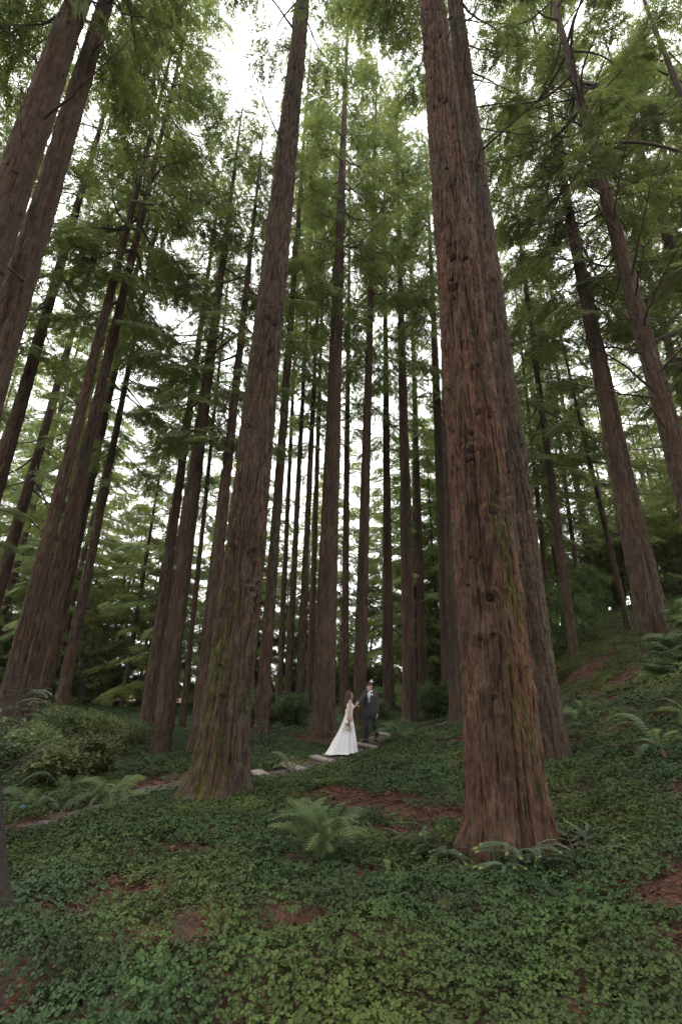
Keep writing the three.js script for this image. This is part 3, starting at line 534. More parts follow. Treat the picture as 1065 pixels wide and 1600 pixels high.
function leafDisc() { const pos = [0, 0, 0], idx = []; for (let i = 0; i < 9; i++) { const a = i / 9 * 6.283, q = 1 - 0.25 * Math.abs(Math.sin(a * 1.5)); pos.push(Math.cos(a) * q, 0.12 * Math.cos(a * 2), Math.sin(a) * q); idx.push(0, 1 + (i + 1) % 9, 1 + i); } return geo(pos, idx); }

// ---------------------------------------------------------------- ferns and other plants
function frondShape(seed, pairs = 30, arch = 0.55) { // one metre of frond along +x, rising then arching over
  const r = rng(seed), pos = [], idx = [], P = (t) => V(0.92 * t - 0.12 * t * t, arch * (1.75 * t - 1.75 * t * t) , 0.05 * Math.sin(t * 3 + seed));
  for (let i = 0; i < pairs; i++) for (const s of [-1, 1]) {
    const t = 0.12 + 0.87 * i / pairs, p = P(t), d = P(t + 0.02).sub(p).normalize(), l = 0.13 * Math.pow(Math.sin(Math.PI * Math.pow(1 - t, 0.75)), 0.8) * (0.85 + 0.3 * r()) + 0.012, w = 0.0068 + 0.002 * r(), side = V(0, 0, s).addScaledVector(d, 0.35).add(V(0, -0.15 - 0.25 * r(), 0)).normalize();
    const a = p.clone().addScaledVector(d, -w * 0.8), b = p.clone().addScaledVector(d, w), m1 = p.clone().addScaledVector(side, l * 0.5).addScaledVector(d, -w), m2 = p.clone().addScaledVector(side, l * 0.5).addScaledVector(d, w * 1.1).add(V(0, 0.006, 0)), e = p.clone().addScaledVector(side, l).add(V(0, -0.02 * l, 0)), o = pos.length / 3;
    for (const q of [a, m1, e, m2, b]) pos.push(q.x, q.y, q.z);
    idx.push(o, o + 1, o + 4, o + 4, o + 1, o + 3, o + 1, o + 2, o + 3);
  }
  const st = []; const rr = []; for (let i = 0; i <= 8; i++) { st.push(P(i / 8)); rr.push(lerp(0.006, 0.0015, i / 8)); }
  const stem = tube(st, rr, 4, false); stem.deleteAttribute('uv');
  return mergeGeometries([geo(pos, idx), stem]);
}
const fronds = [frondShape(1, 25, 0.45), frondShape(2, 24, 0.6), frondShape(3, 26, 0.8)];
const fernTone = [[0.13, 0.185, 0.065], [0.16, 0.21, 0.065], [0.11, 0.165, 0.07]].map((c) => { const m = fernMat.clone(); m.color = lin(...c); return m; });
const deadFernMat = new THREE.MeshStandardMaterial({ color: lin(0.13, 0.065, 0.035), roughness: 0.9, side: THREE.DoubleSide });
const dryFernMat = fernMat.clone(); dryFernMat.color = lin(0.16, 0.15, 0.06);
function fern(x, z, n, len, label, seed, { dead = 0, dry = 0, steep = 0 } = {}) {
  const g = thing('sword_fern', label, 'fern', [x, ground(x, z) - 0.01, z]), r = rng(seed);
  for (let i = 0; i < n + dead; i++) {
    const a = i * 2.399 + r() * 0.7, isDead = i >= n, l = len * (0.65 + 0.5 * r()), m = part(isDead ? 'dead_frond' : 'frond', fronds[isDead ? 0 : Math.floor(r() * 3)], isDead ? deadFernMat : dry && r() < dry ? dryFernMat : fernTone[Math.floor(r() * 3)], g);
    m.rotation.order = 'YXZ'; m.rotation.set((r() - 0.5) * 0.9, a, isDead ? -0.15 + 0.2 * r() : steep + (r() - 0.3) * 0.7); m.scale.set(l, l * (isDead ? 0.5 : 1), l * (isDead ? 0.55 : 1)); m.position.set(Math.cos(a) * 0.03, 0.02, -Math.sin(a) * 0.03);
  }
  return g;
}
fern(-0.12, -5.7, 30, 0.8, 'large feathery green fern in the middle foreground', 1, { steep: 0.62 });
fern(-3.35, -8.1, 26, 0.8, 'lush dark green fern beside the path at left', 2);
fern(1.8, -15.55, 28, 1.05, 'big green fern at the right of the groom', 3, { steep: 0.25 });
fern(-0.95, -11.1, 7, 0.7, 'small sparse yellowish fern beside the lower path steps', 4, { dry: 0.6, dead: 4, steep: 0.3 });
fern(4.75, -7.6, 9, 1.0, 'fern with drooping pale fronds and brown skirt at right edge', 5, { dead: 8 });
fern(5.3, -10.9, 8, 0.75, 'loose fern with brown dead fronds below the fallen log', 6, { dead: 6, dry: 0.2 });
fern(4.55, -10.2, 6, 0.6, 'small bluish fern beside the foot of the greyer trunk', 7);
fern(6.9, -16.5, 9, 0.8, 'brown-tipped fern on the slope crest at right', 8, { dead: 5, dry: 0.4 });
fern(-0.05, -16.9, 2, 0.6, 'mostly dead rust-brown fern at the foot of the stout trunk', 9, { dead: 12 });
fern(-1.05, -17.2, 1, 0.55, 'withered brown fern tuft left of the stout trunk foot', 10, { dead: 10 });
fern(-4.5, -8.9, 9, 0.75, 'spreading fern behind the lush fern at left', 11);
fern(-4.2, -7.6, 10, 0.7, 'light green fern at the left of the path bend', 12);
fern(6.1, -8.7, 8, 0.9, 'feathery fern high on the right bank', 13, { dead: 2 });
fern(2.6, -17.9, 7, 0.55, 'low fern behind the groom beside the path', 14);
fern(-6.1, -11.6, 9, 0.75, 'fern among the yellowish shrubs at left', 15);
fern(0.5, -5.15, 5, 0.4, 'tiny fern at the right foot of the foreground fern', 16);

// leafy shrubs: stems and clusters of pointed leaves
function leafCluster(seed, n, len, wid) {
  const r = rng(seed), pos = [], idx = [];
  for (let i = 0; i < n; i++) { const a = r() * 6.28, e = (r() - 0.35) * 1.3, d = V(Math.cos(a) * Math.cos(e), Math.sin(e), Math.sin(a) * Math.cos(e)), s = V(-Math.sin(a), (r() - 0.5) * 0.8, Math.cos(a)).normalize(), p = V((r() - 0.5) * 0.2, (r() - 0.5) * 0.14, (r() - 0.5) * 0.2), l = len * (0.6 + 0.7 * r()), w = wid * (0.7 + 0.5 * r()), m = p.clone().addScaledVector(d, l * 0.5), q = p.clone().addScaledVector(d, l).add(V(0, -0.2 * l, 0)), o = pos.length / 3; pos.push(p.x, p.y, p.z, m.x + s.x * w, m.y + s.y * w, m.z + s.z * w, q.x, q.y, q.z, m.x - s.x * w, m.y - s.y * w, m.z - s.z * w); idx.push(o, o + 1, o + 2, o, o + 2, o + 3); }
  return geo(pos, idx);
}
const clusters = [leafCluster(1, 26, 0.11, 0.022), leafCluster(2, 26, 0.075, 0.018), leafCluster(3, 22, 0.14, 0.03), sprays[1].clone().scale(0.45, 0.45, 0.45)];
const shrubMat = leafy(0.5, 0.65);
function shrub(x, z, w, h, label, seed, { kind = 0, tone = [0.075, 0.11, 0.035], n = 220, group, name = 'leafy_shrub', low = 0.1, cat = 'shrub', stems = 6 } = {}) {
  const y0 = ground(x, z), g = thing(name, label, cat, [x, y0, z], 0, group), r = rng(seed * 31 + 7), list = [], tips = [];
  for (let i = 0; i < stems; i++) { const a = r() * 6.28, e = V(Math.cos(a) * w * 0.6 * Math.sqrt(r()), h * (0.55 + 0.35 * r()), Math.sin(a) * w * 0.6 * Math.sqrt(r())), m = e.clone().multiplyScalar(0.5).add(V((r() - 0.5) * 0.2 * w, 0.08 * h, (r() - 0.5) * 0.2 * w)); tips.push(e, m); part('stem', tube([V((r() - 0.5) * 0.06, -0.06, (r() - 0.5) * 0.06), m, e], [0.008 + 0.008 * h, 0.006 + 0.005 * h, 0.004], 5), twigMat, g); }
  for (let i = 0; i < n; i++) {
    const t = tips[Math.floor(r() * tips.length)], u = V(r() - 0.5, r() - 0.5, r() - 0.5).normalize().multiplyScalar(Math.cbrt(r()) * 0.55), p = V(t.x + u.x * w * 0.9, Math.max(low * h, t.y + u.y * h * 0.75), t.z + u.z * w * 0.9), s = 0.75 + 0.7 * r(), v = 0.65 + 0.7 * r();
    list.push([new THREE.Matrix4().compose(p, new THREE.Quaternion().setFromEuler(new THREE.Euler((r() - 0.5) * 0.8, r() * 6.28, (r() - 0.5) * 0.8)), V(s, s, s)), lin(tone[0] * v, tone[1] * v, tone[2] * v)]);
  }
  copies('foliage', clusters[kind], shrubMat, list, g, 'stuff');
  return g;
}
const yel = [0.14, 0.155, 0.042], mid = [0.15, 0.22, 0.065], drk = [0.13, 0.19, 0.07];
[[-5.0, -10.6, 0.8, 0.6, 'yellow-green low shrub nearest the big-leaved plant at left'], [-6.3, -10.6, 1.0, 0.7, 'yellowish shrub at the far left under the sprout branches'], [-7.2, -12.2, 1.1, 0.8, 'yellow-green shrub at the foot of the close pair of trunks'], [-6.2, -13.4, 1.2, 0.75, 'yellow-green shrub behind the big-leaved plant'], [-7.9, -14.8, 1.2, 0.8, 'rounded yellowish shrub below the slim dark redwood at left'], [-5.0, -9.3, 0.7, 0.5, 'low shrub left of the path ferns'], [-8.3, -10.4, 1.2, 0.9, 'dense shrub at the left edge under the trunk pair'], [-6.9, -16.2, 1.1, 0.6, 'shrub in front of the dark redwood at left']].forEach(([x, z, w, h, l], i) => shrub(x, z, w, h, l, 20 + i, { kind: 1, tone: i % 3 === 1 ? mid : yel, n: 260 }));
[[6.1, -16.6, 1.0, 0.8, 'yellowish shrub on the slope right of the greyer trunk', yel], [7.1, -17.2, 1.0, 0.9, 'olive shrub below the slope crest', yel], [7.6, -19.4, 1.4, 2.2, 'green bush behind the slope crest', mid], [9.8, -20.5, 1.6, 2.4, 'tall leafy bush beyond the crest of the right slope', mid], [12, -22.5, 1.8, 2.6, 'leafy bush below the tilting thin redwood', mid], [6.3, -23.5, 1.5, 2.0, 'dark bush in the gap left of the thickest trunk', drk], [4.6, -24, 1.4, 1.6, 'dark low bush behind the flared redwood', drk], [-1.7, -20.2, 1.0, 1.1, 'dark bush at the foot of the thin poles', drk], [-2.9, -19.6, 1.1, 0.9, 'low olive hedge bush right of the mossy trunk', yel], [-3.2, -21.5, 1.2, 1.4, 'dark green bush behind the slender redwood', drk], [1.8, -25, 1.3, 1.2, 'dark bush behind the couple', drk], [8.8, -12.9, 0.8, 0.9, 'redwood sprout bush hiding the foot of the dark slope trunk', drk], [10.0, -13.1, 0.8, 1.3, 'tall sprouting bush at the right edge of the slope', drk], [8.0, -11.8, 0.6, 0.5, 'low dark bush at the right end of the fallen log', drk]].forEach(([x, z, w, h, l, t], i) => shrub(x, z, w, h, l, 50 + i, { kind: i > 10 ? 3 : 0, tone: t, n: i > 10 ? 70 : 240 + 90 * Math.round(h) }));
{ // understorey trees that fill the gaps between the far trunks
  const r = rng(909); let n = 0;
  for (let i = 0; i < 400 && n < 72; i++) { const z = -lerp(30, 46, r()), x = (r() * 2 - 1) * -z * 0.85; if (x > -5 && x < 3 && z > -33) continue; if (!redwoods.every(([a, b]) => Math.hypot(a - x, b - z) > 1.2)) continue; n++; const h = lerp(2.5, 9, r()) * (z < -36 ? 1.25 : 1); shrub(x, z, lerp(1.6, 3.4, r()), h, x < 0 ? 'understorey tree with small leaves behind the left of the grove' : 'understorey tree with small leaves behind the right slope', 300 + n, { name: 'understorey_tree', cat: 'tree', tone: [lerp(0.2, 0.32, r()), 0.31, 0.09], n: 520, group: x < 0 ? 'understorey trees at left' : 'understorey trees at right', low: 0.05, stems: 9, kind: 2 }); }
}
{ // plant with broad bluish leaves
  const x = -5.45, z = -11.9, g = thing('broad_leaved_plant', 'low plant with broad glossy bluish leaves among the left shrubs', 'plant', [x, ground(x, z), z]), r = rng(5), pos = [], idx = [], N = 10;
  for (let i = 0; i <= N; i++) { const t = i / N, w = 0.16 * Math.sin(Math.PI * Math.pow(t, 0.7)) + 0.004, y = 0.55 * t - 0.62 * t * t; pos.push(t, y + 0.06 * w / 0.16, -w, t, y, 0, t, y + 0.06 * w / 0.16, w); if (i) { const q = (i - 1) * 3; idx.push(q, q + 1, q + 3, q + 1, q + 4, q + 3, q + 1, q + 2, q + 4, q + 2, q + 5, q + 4); } }
  const leaf = geo(pos, idx), mat = new THREE.MeshPhysicalMaterial({ color: lin(0.07, 0.12, 0.1), roughness: 0.35, transmission: 0.15, thickness: 0, side: THREE.DoubleSide });
  for (let i = 0; i < 34; i++) { const m = part('leaf', leaf, mat, g), a = r() * 6.28; m.position.set((r() - 0.5) * 0.8, 0, (r() - 0.5) * 0.5); m.rotation.order = 'YXZ'; m.rotation.set((r() - 0.5) * 0.5, a, 0.15 + 0.7 * r()); m.scale.setScalar(0.32 + 0.2 * r()); }
}
// young redwood shoots: arching twigs with two ranks of needles and pale new tips
function shootShape(seed, len = 1, needles = 34) {
  const r = rng(seed), pos = [], idx = [], col = [], P = (t) => V(t, 0.1 * Math.sin(t * 2.5) - 0.1 * t * t, 0.06 * Math.sin(t * 4 + seed));
  for (let i = 0; i < needles; i++) for (const s of [-1, 1]) { const t = 0.05 + 0.95 * i / needles, p = P(t), l = (0.1 + 0.04 * r()) * (t > 0.9 ? 0.7 : 1), d = V(0.55, 0.12 * (r() - 0.5), s).normalize(), q = p.clone().addScaledVector(d, l), o = pos.length / 3; pos.push(p.x - 0.02, p.y, p.z, q.x, q.y, q.z, p.x + 0.02, p.y, p.z); idx.push(o, o + 1, o + 2); const k = smooth(0.84, 0.93, t), c = mix3([0.085, 0.14, 0.06], [0.42, 0.48, 0.16], k); for (let m = 0; m < 3; m++) col.push(...c); }
  const st = [], rr = []; for (let i = 0; i <= 6; i++) { st.push(P(i / 6)); rr.push(lerp(0.008, 0.003, i / 6)); }
  const stem = tube(st, rr, 4, false); stem.deleteAttribute('uv'); stem.setAttribute('color', new THREE.Float32BufferAttribute(new Float32Array(stem.attributes.position.count * 3).fill(0.09), 3));
  return mergeGeometries([geo(pos, idx, null, col), stem]);
}
const shoots = [shootShape(1), shootShape(2), shootShape(3)], shootMat = leafy(0.3, 0.7); shootMat.vertexColors = true;
function sprout(x, z, n, reach, height, label, seed, yaw0 = 0, fan = 6.28, base = 0) {
  const g = thing('redwood_sprout', label, 'sapling', [x, ground(x, z), z]), r = rng(seed);
  for (let i = 0; i < n; i++) {
    const a = yaw0 + (r() - 0.5) * fan, L = reach * (0.6 + 0.6 * r()), up = height * (0.25 + 0.9 * r()), P = [], R = [], S = V((r() - 0.5) * 0.3, base, (r() - 0.5) * 0.2);
    for (let k = 0; k <= 6; k++) { const t = k / 6; P.push(S.clone().add(V(Math.cos(a) * L * t, up * (1.5 * t - 0.6 * t * t), Math.sin(a) * L * t))); R.push(lerp(0.009, 0.003, t)); }
    const b = part('stem', tube(P, R, 5), twigMat, g);
    for (let k = 1; k <= 6; k++) for (const s of k === 6 ? [0] : [-1, 1]) { if (r() < 0.12) continue; const m = part('twig', shoots[Math.floor(r() * 3)], shootMat, b); m.position.copy(P[k]); m.rotation.order = 'YXZ'; m.rotation.set((r() - 0.5) * 0.6, -(a + s * (0.7 + 0.4 * r())), (r() - 0.4) * 0.5); m.scale.setScalar((0.26 + 0.16 * r()) * (1 - 0.06 * k)); }
  }
  return g;
}
sprout(1.75, -5.4, 7, 0.28, 0.22, 'low redwood sprout with pale tips at the foot of the thickest trunk', 1, 0.8, 4.5);
sprout(2.35, -5.4, 4, 0.34, 0.32, 'pale-tipped sprout right of the thickest trunk foot', 2, -0.2, 2.5);
sprout(1.2, -5.9, 4, 0.4, 0.4, 'upright sprout left of the thickest trunk foot', 3, 2.8, 2.4);
sprout(-4.35, -6.0, 34, 0.8, 1.7, 'sapling redwood reaching in from the left edge with flat sprays', 4, 0.1, 2.2);
sprout(8.6, -12.6, 9, 0.7, 1.2, 'feathery sapling redwood at the foot of the dark slope trunk', 5, 2.2, 4.5);
sprout(-2.45, -15.6, 6, 0.6, 0.9, 'thin sapling right of the mossy trunk', 6);

// ---------------------------------------------------------------- wood on the ground, steps
const woodMap = makeTexture(256, 256, (u, v) => { const a = n3(u, v, 4, 60), b = n1(u, v, 3, 14), c = n2(u, v, 40, 120); return mix3([0.19, 0.155, 0.14], [0.38, 0.32, 0.29], clamp(0.5 * a + 0.35 * b + 0.25 * c)).map(toS); }, true);
const plankMat = new THREE.MeshStandardMaterial({ map: woodMap, bumpMap: woodMap, bumpScale: 0.006, roughness: 0.85 });
function plankShape(l, w, t) { const s = new THREE.Shape(); s.moveTo(-l / 2, -w / 2); s.lineTo(l / 2, -w / 2); s.lineTo(l / 2, w / 2); s.lineTo(-l / 2, w / 2); const g = new THREE.ExtrudeGeometry(s, { depth: t - 0.016, bevelEnabled: true, bevelSize: 0.008, bevelThickness: 0.008, bevelSegments: 2 }); g.rotateX(-Math.PI / 2); g.translate(0, 0.008, 0); const p = g.attributes.position, uv = g.attributes.uv; for (let i = 0; i < p.count; i++) uv.setXY(i, p.getX(i) / 1.1, (p.getZ(i) + p.getY(i)) / 0.7); return g; }
const plank = plankShape(1.15, 0.11, 0.06);
function step(x, z, turn, rise, label) {
  const g = thing('timber_step', label, 'step', [x, ground(x, z) + rise, z], turn);
  for (let k = 0; k < 2; k++) { const m = part('plank', plank, plankMat, g); m.position.set(k * 0.02, -0.015 - 0.006 * k, -0.06 + k * 0.12); }
  for (const s of [-1, 1]) part('peg', new THREE.CylinderGeometry(0.025, 0.02, 0.3, 8).translate(s * 0.42, -0.1, 0.15), plankMat, g);
}
step(-1.42, -10.6, -1.12, 0.05, 'lowest timber step, beside the foot of the mossy trunk');
step(-0.92, -11.7, -1.12, 0.06, 'second timber step, behind the sparse yellowish fern');
step(-0.32, -13.1, -1.12, 0.06, 'third timber step, just below the train of the dress');
step(0.86, -15.7, -1.12, 0.06, 'timber step between the hem of the dress and the groom');
step(1.75, -17.3, -1.12, 0.06, 'highest timber step, behind the groom beside the fern');
const deadWood = new THREE.MeshStandardMaterial({ map: barkMap, bumpMap: barkBump, bumpScale: 0.03, roughness: 0.95, color: lin(0.8, 0.85, 0.9) });
function log(list, r0, r1, label, seed, name = 'fallen_log') {
  const a = list[0], g = thing(name, label, 'log', [a[0], ground(a[0], a[1]), a[1]]), y0 = g.position.y, P = [], R = [];
  for (let i = 0; i <= 14; i++) { const t = i / 14, x = lerp(a[0], list[1][0], t), z = lerp(a[1], list[1][1], t); P.push(V(x - a[0], ground(x, z) - y0 + r0 * 0.75 + 0.02 * noise(t * 5, seed), z - a[1] + 0.08 * noise(t * 3, seed, 2))); R.push(lerp(r0, r1, t) * (1 + 0.15 * noise(t * 9, seed, 5))); }
  part('trunk', tube(P, R, 12), deadWood, g);
  const s = P[5]; part('branch_stub', tube([s, s.clone().add(V(0.06, r0 + 0.12, 0.03))], [r0 * 0.4, r0 * 0.3], 7), deadWood, g);
}
log([[5.0, -13.2], [8.3, -12.9]], 0.1, 0.07, 'long grey fallen log lying across the right slope', 1);
log([[4.1, -18.7], [5.6, -18.2]], 0.12, 0.1, 'short dark log beside the grey trunk, left of the thickest trunk', 2);
{ const x = 8.6, z = -14.9, g = thing('wooden_stake', 'thin leaning grey stake on the right slope above the log', 'stake', [x, ground(x, z), z]); part('post', tube([V(0, -0.2, 0), V(-0.03, 0.35, 0), V(-0.1, 0.75, 0.02)], [0.035, 0.033, 0.028], 7), deadWood, g); part('tip', tube([V(-0.1, 0.745, 0.02), V(-0.107, 0.8, 0.022)], [0.026, 0.008], 7), deadWood, g); }
{ // dark old stump cut by the left edge of the frame
  const x = -2.56, z = -4.4, g = thing('old_stump', 'dark old stump cut off by the left edge', 'stump', [x, ground(x, z), z]);
  const m = new THREE.MeshPhysicalMaterial({ color: lin(0.04, 0.032, 0.027), roughness: 1, bumpMap: barkBump, bumpScale: 0.03 });
  const P = [], R = []; for (let i = 0; i <= 20; i++) { const t = i / 20; P.push(V(-0.24 * t, -0.15 + 1.0 * t, 0)); R.push(0.12 + 0.13 * Math.exp(-t * 3) - 0.05 * t); }
  const t = tube(P, R, 24), p = t.attributes.position; for (let i = 0; i < p.count; i++) { const a = Math.atan2(p.getZ(i), p.getX(i) + 0.08), k = 1 + 0.1 * noise(Math.cos(a) * 3, Math.sin(a) * 3, p.getY(i) * 1.2); p.setX(i, p.getX(i) * k); p.setZ(i, p.getZ(i) * k); if (p.getY(i) > 0.8) p.setY(i, p.getY(i) + 0.15 * noise(Math.cos(a) * 2, Math.sin(a) * 2, 3)); } t.computeVertexNormals();
  part('trunk', t, m, g); part('splinter', tube([V(-0.22, 0.75, 0.02), V(-0.24, 1.0, 0.03)], [0.05, 0.008], 6), m, g);
}
{ // tiny blue-green plant label beside the path
  const x = -4.0, z = -7.0, g = thing('plant_label', 'tiny blue-green plant label on a wire beside the path', 'label', [x, ground(x, z), z], 0.3);
  part('wire', tube([V(0, -0.05, 0), V(0, 0.2, 0)], [0.004, 0.004], 5), twigMat, g); part('plate', new THREE.BoxGeometry(0.055, 0.025, 0.004).rotateX(-0.6).translate(0, 0.21, 0.01), new THREE.MeshStandardMaterial({ color: lin(0.03, 0.12, 0.14), roughness: 0.4 }), g);
}
{ // pale gravel bank in the clearing beyond the grove
  const pos = [], uv = [], idx = [], A = 36, B = 24;
  for (let j = 0; j <= B; j++) for (let i = 0; i <= A; i++) { const x = lerp(-7, 3, i / A), t = j / B, z = -34 - 16 * t, e = Math.sin(Math.PI * i / A); pos.push(x, ground(x, z) + 0.03 + 3.4 * e * smooth(0.25, 1, t) + 0.12 * noise(x * 0.8, z * 0.8), z); uv.push(x / 2, z / 2); if (i && j) { const q = (j - 1) * (A + 1) + i - 1; idx.push(q, q + 1, q + A + 1, q + 1, q + A + 2, q + A + 1); } }
  const gm = makeTexture(256, 256, (u, v) => { const a = n1(u, v, 50, 50), b = n2(u, v, 7, 7); return mix3([0.26, 0.21, 0.19], [0.46, 0.38, 0.35], 0.6 * a + 0.4 * b).map(toS); }, true);
  structure('gravel_bank', geo(pos, idx, uv), new THREE.MeshStandardMaterial({ map: gm, roughness: 0.95 }));
}

// ---------------------------------------------------------------- the couple
const skinMat = new THREE.MeshPhysicalMaterial({ color: lin(0.5, 0.31, 0.235), roughness: 0.55, sheen: 0.2 });
const solid = (r, g, b, rough = 0.8, more = {}) => new THREE.MeshPhysicalMaterial({ color: lin(r, g, b), roughness: rough, ...more });
const eyeMat = solid(0.02, 0.015, 0.012, 0.3), lipMat = solid(0.4, 0.16, 0.14, 0.5);
// head: hd() turns head-space points (origin at the base of the skull) by yaw and nod
function headSpace(origin, yaw, nod) { const q = new THREE.Quaternion().setFromEuler(new THREE.Euler(nod, yaw, 0, 'YXZ')); return (x, y, z) => V(x, y, z).applyQuaternion(q).add(origin); }
function headCaps(hd) {
  return [[hd(0, 0.125, -0.012), hd(0, 0.12, 0.012), 0.086, 0.083], [hd(0, 0.06, 0.01), hd(0, 0.02, 0.045), 0.066, 0.042], [hd(0, 0.09, 0.05), hd(0, 0.04, 0.052), 0.05, 0.045],
    [hd(0, 0.105, 0.088), hd(0, 0.068, 0.112), 0.008, 0.013], [hd(-0.03, 0.118, 0.078), hd(0.03, 0.118, 0.078), 0.013, 0.013], [hd(-0.018, 0.035, 0.086), hd(0.018, 0.035, 0.086), 0.009, 0.009], [hd(0, 0.008, 0.078), hd(0, 0.01, 0.08), 0.016, 0.016],
    [hd(-0.083, 0.1, -0.005), hd(-0.08, 0.065, 0.003), 0.013, 0.009], [hd(0.083, 0.1, -0.005), hd(0.08, 0.065, 0.003), 0.013, 0.009]];
}
function handCaps(w, dir, palmN, thumbSide, curl) { // palm and five fingers from wrist w along dir, curling towards palmN
  const s = dir.clone().cross(palmN).normalize().multiplyScalar(thumbSide), out = [], k = w.clone().addScaledVector(dir, 0.085);
  for (const o of [-0.024, -0.008, 0.008, 0.024]) out.push([w.clone().addScaledVector(s, o * 0.6), k.clone().addScaledVector(s, o), 0.016, 0.0135]);
  [0.068, 0.076, 0.07, 0.055].forEach((l, i) => { let p = k.clone().addScaledVector(s, 0.026 - i * 0.0175), a = 0.25; for (let j = 0; j < 3; j++) { a += curl * (0.5 + 0.25 * j); const d = dir.clone().multiplyScalar(Math.cos(a)).addScaledVector(palmN, Math.sin(a)), q = p.clone().addScaledVector(d, l * [0.45, 0.32, 0.25][j]); out.push([p, q, 0.0095 - j * 0.001, 0.0088 - j * 0.001]); p = q; } });
  const t0 = w.clone().addScaledVector(dir, 0.025).addScaledVector(s, 0.022), t1 = t0.clone().addScaledVector(s, 0.026).addScaledVector(dir, 0.03).addScaledVector(palmN, 0.012), t2 = t1.clone().addScaledVector(dir, 0.03).addScaledVector(palmN, 0.012 + 0.012 * curl);
  out.push([t0, t1, 0.013, 0.0105], [t1, t2, 0.0105, 0.0085]);
  return out;
}
const bounds = (caps, m) => { const b = new THREE.Box3(); for (const [p, q, r, r2 = r] of caps) { b.expandByPoint(p.clone().addScalar(r + m)); b.expandByPoint(p.clone().addScalar(-r - m)); b.expandByPoint(q.clone().addScalar(r2 + m)); b.expandByPoint(q.clone().addScalar(-r2 - m)); } return [b.min.toArray(), b.max.toArray()]; };
const flesh = (caps, k, cell) => { const [lo, hi] = bounds(caps, 0.03); return sdfMesh(capsules(caps, k), lo, hi, cell); };
function cloth(caps, k, cell, grow, cut, fold) { const grown = caps.map(([a, b, ra, rb = ra]) => [a, b, ra + grow, rb + grow]), f = capsules(grown, k), [lo, hi] = bounds(grown, 0.03); return sdfMesh((x, y, z) => { let d = f(x, y, z) + (fold ? fold(x, y, z) : 0); return cut ? Math.max(d, cut(x, y, z)) : d; }, lo, hi, cell); }

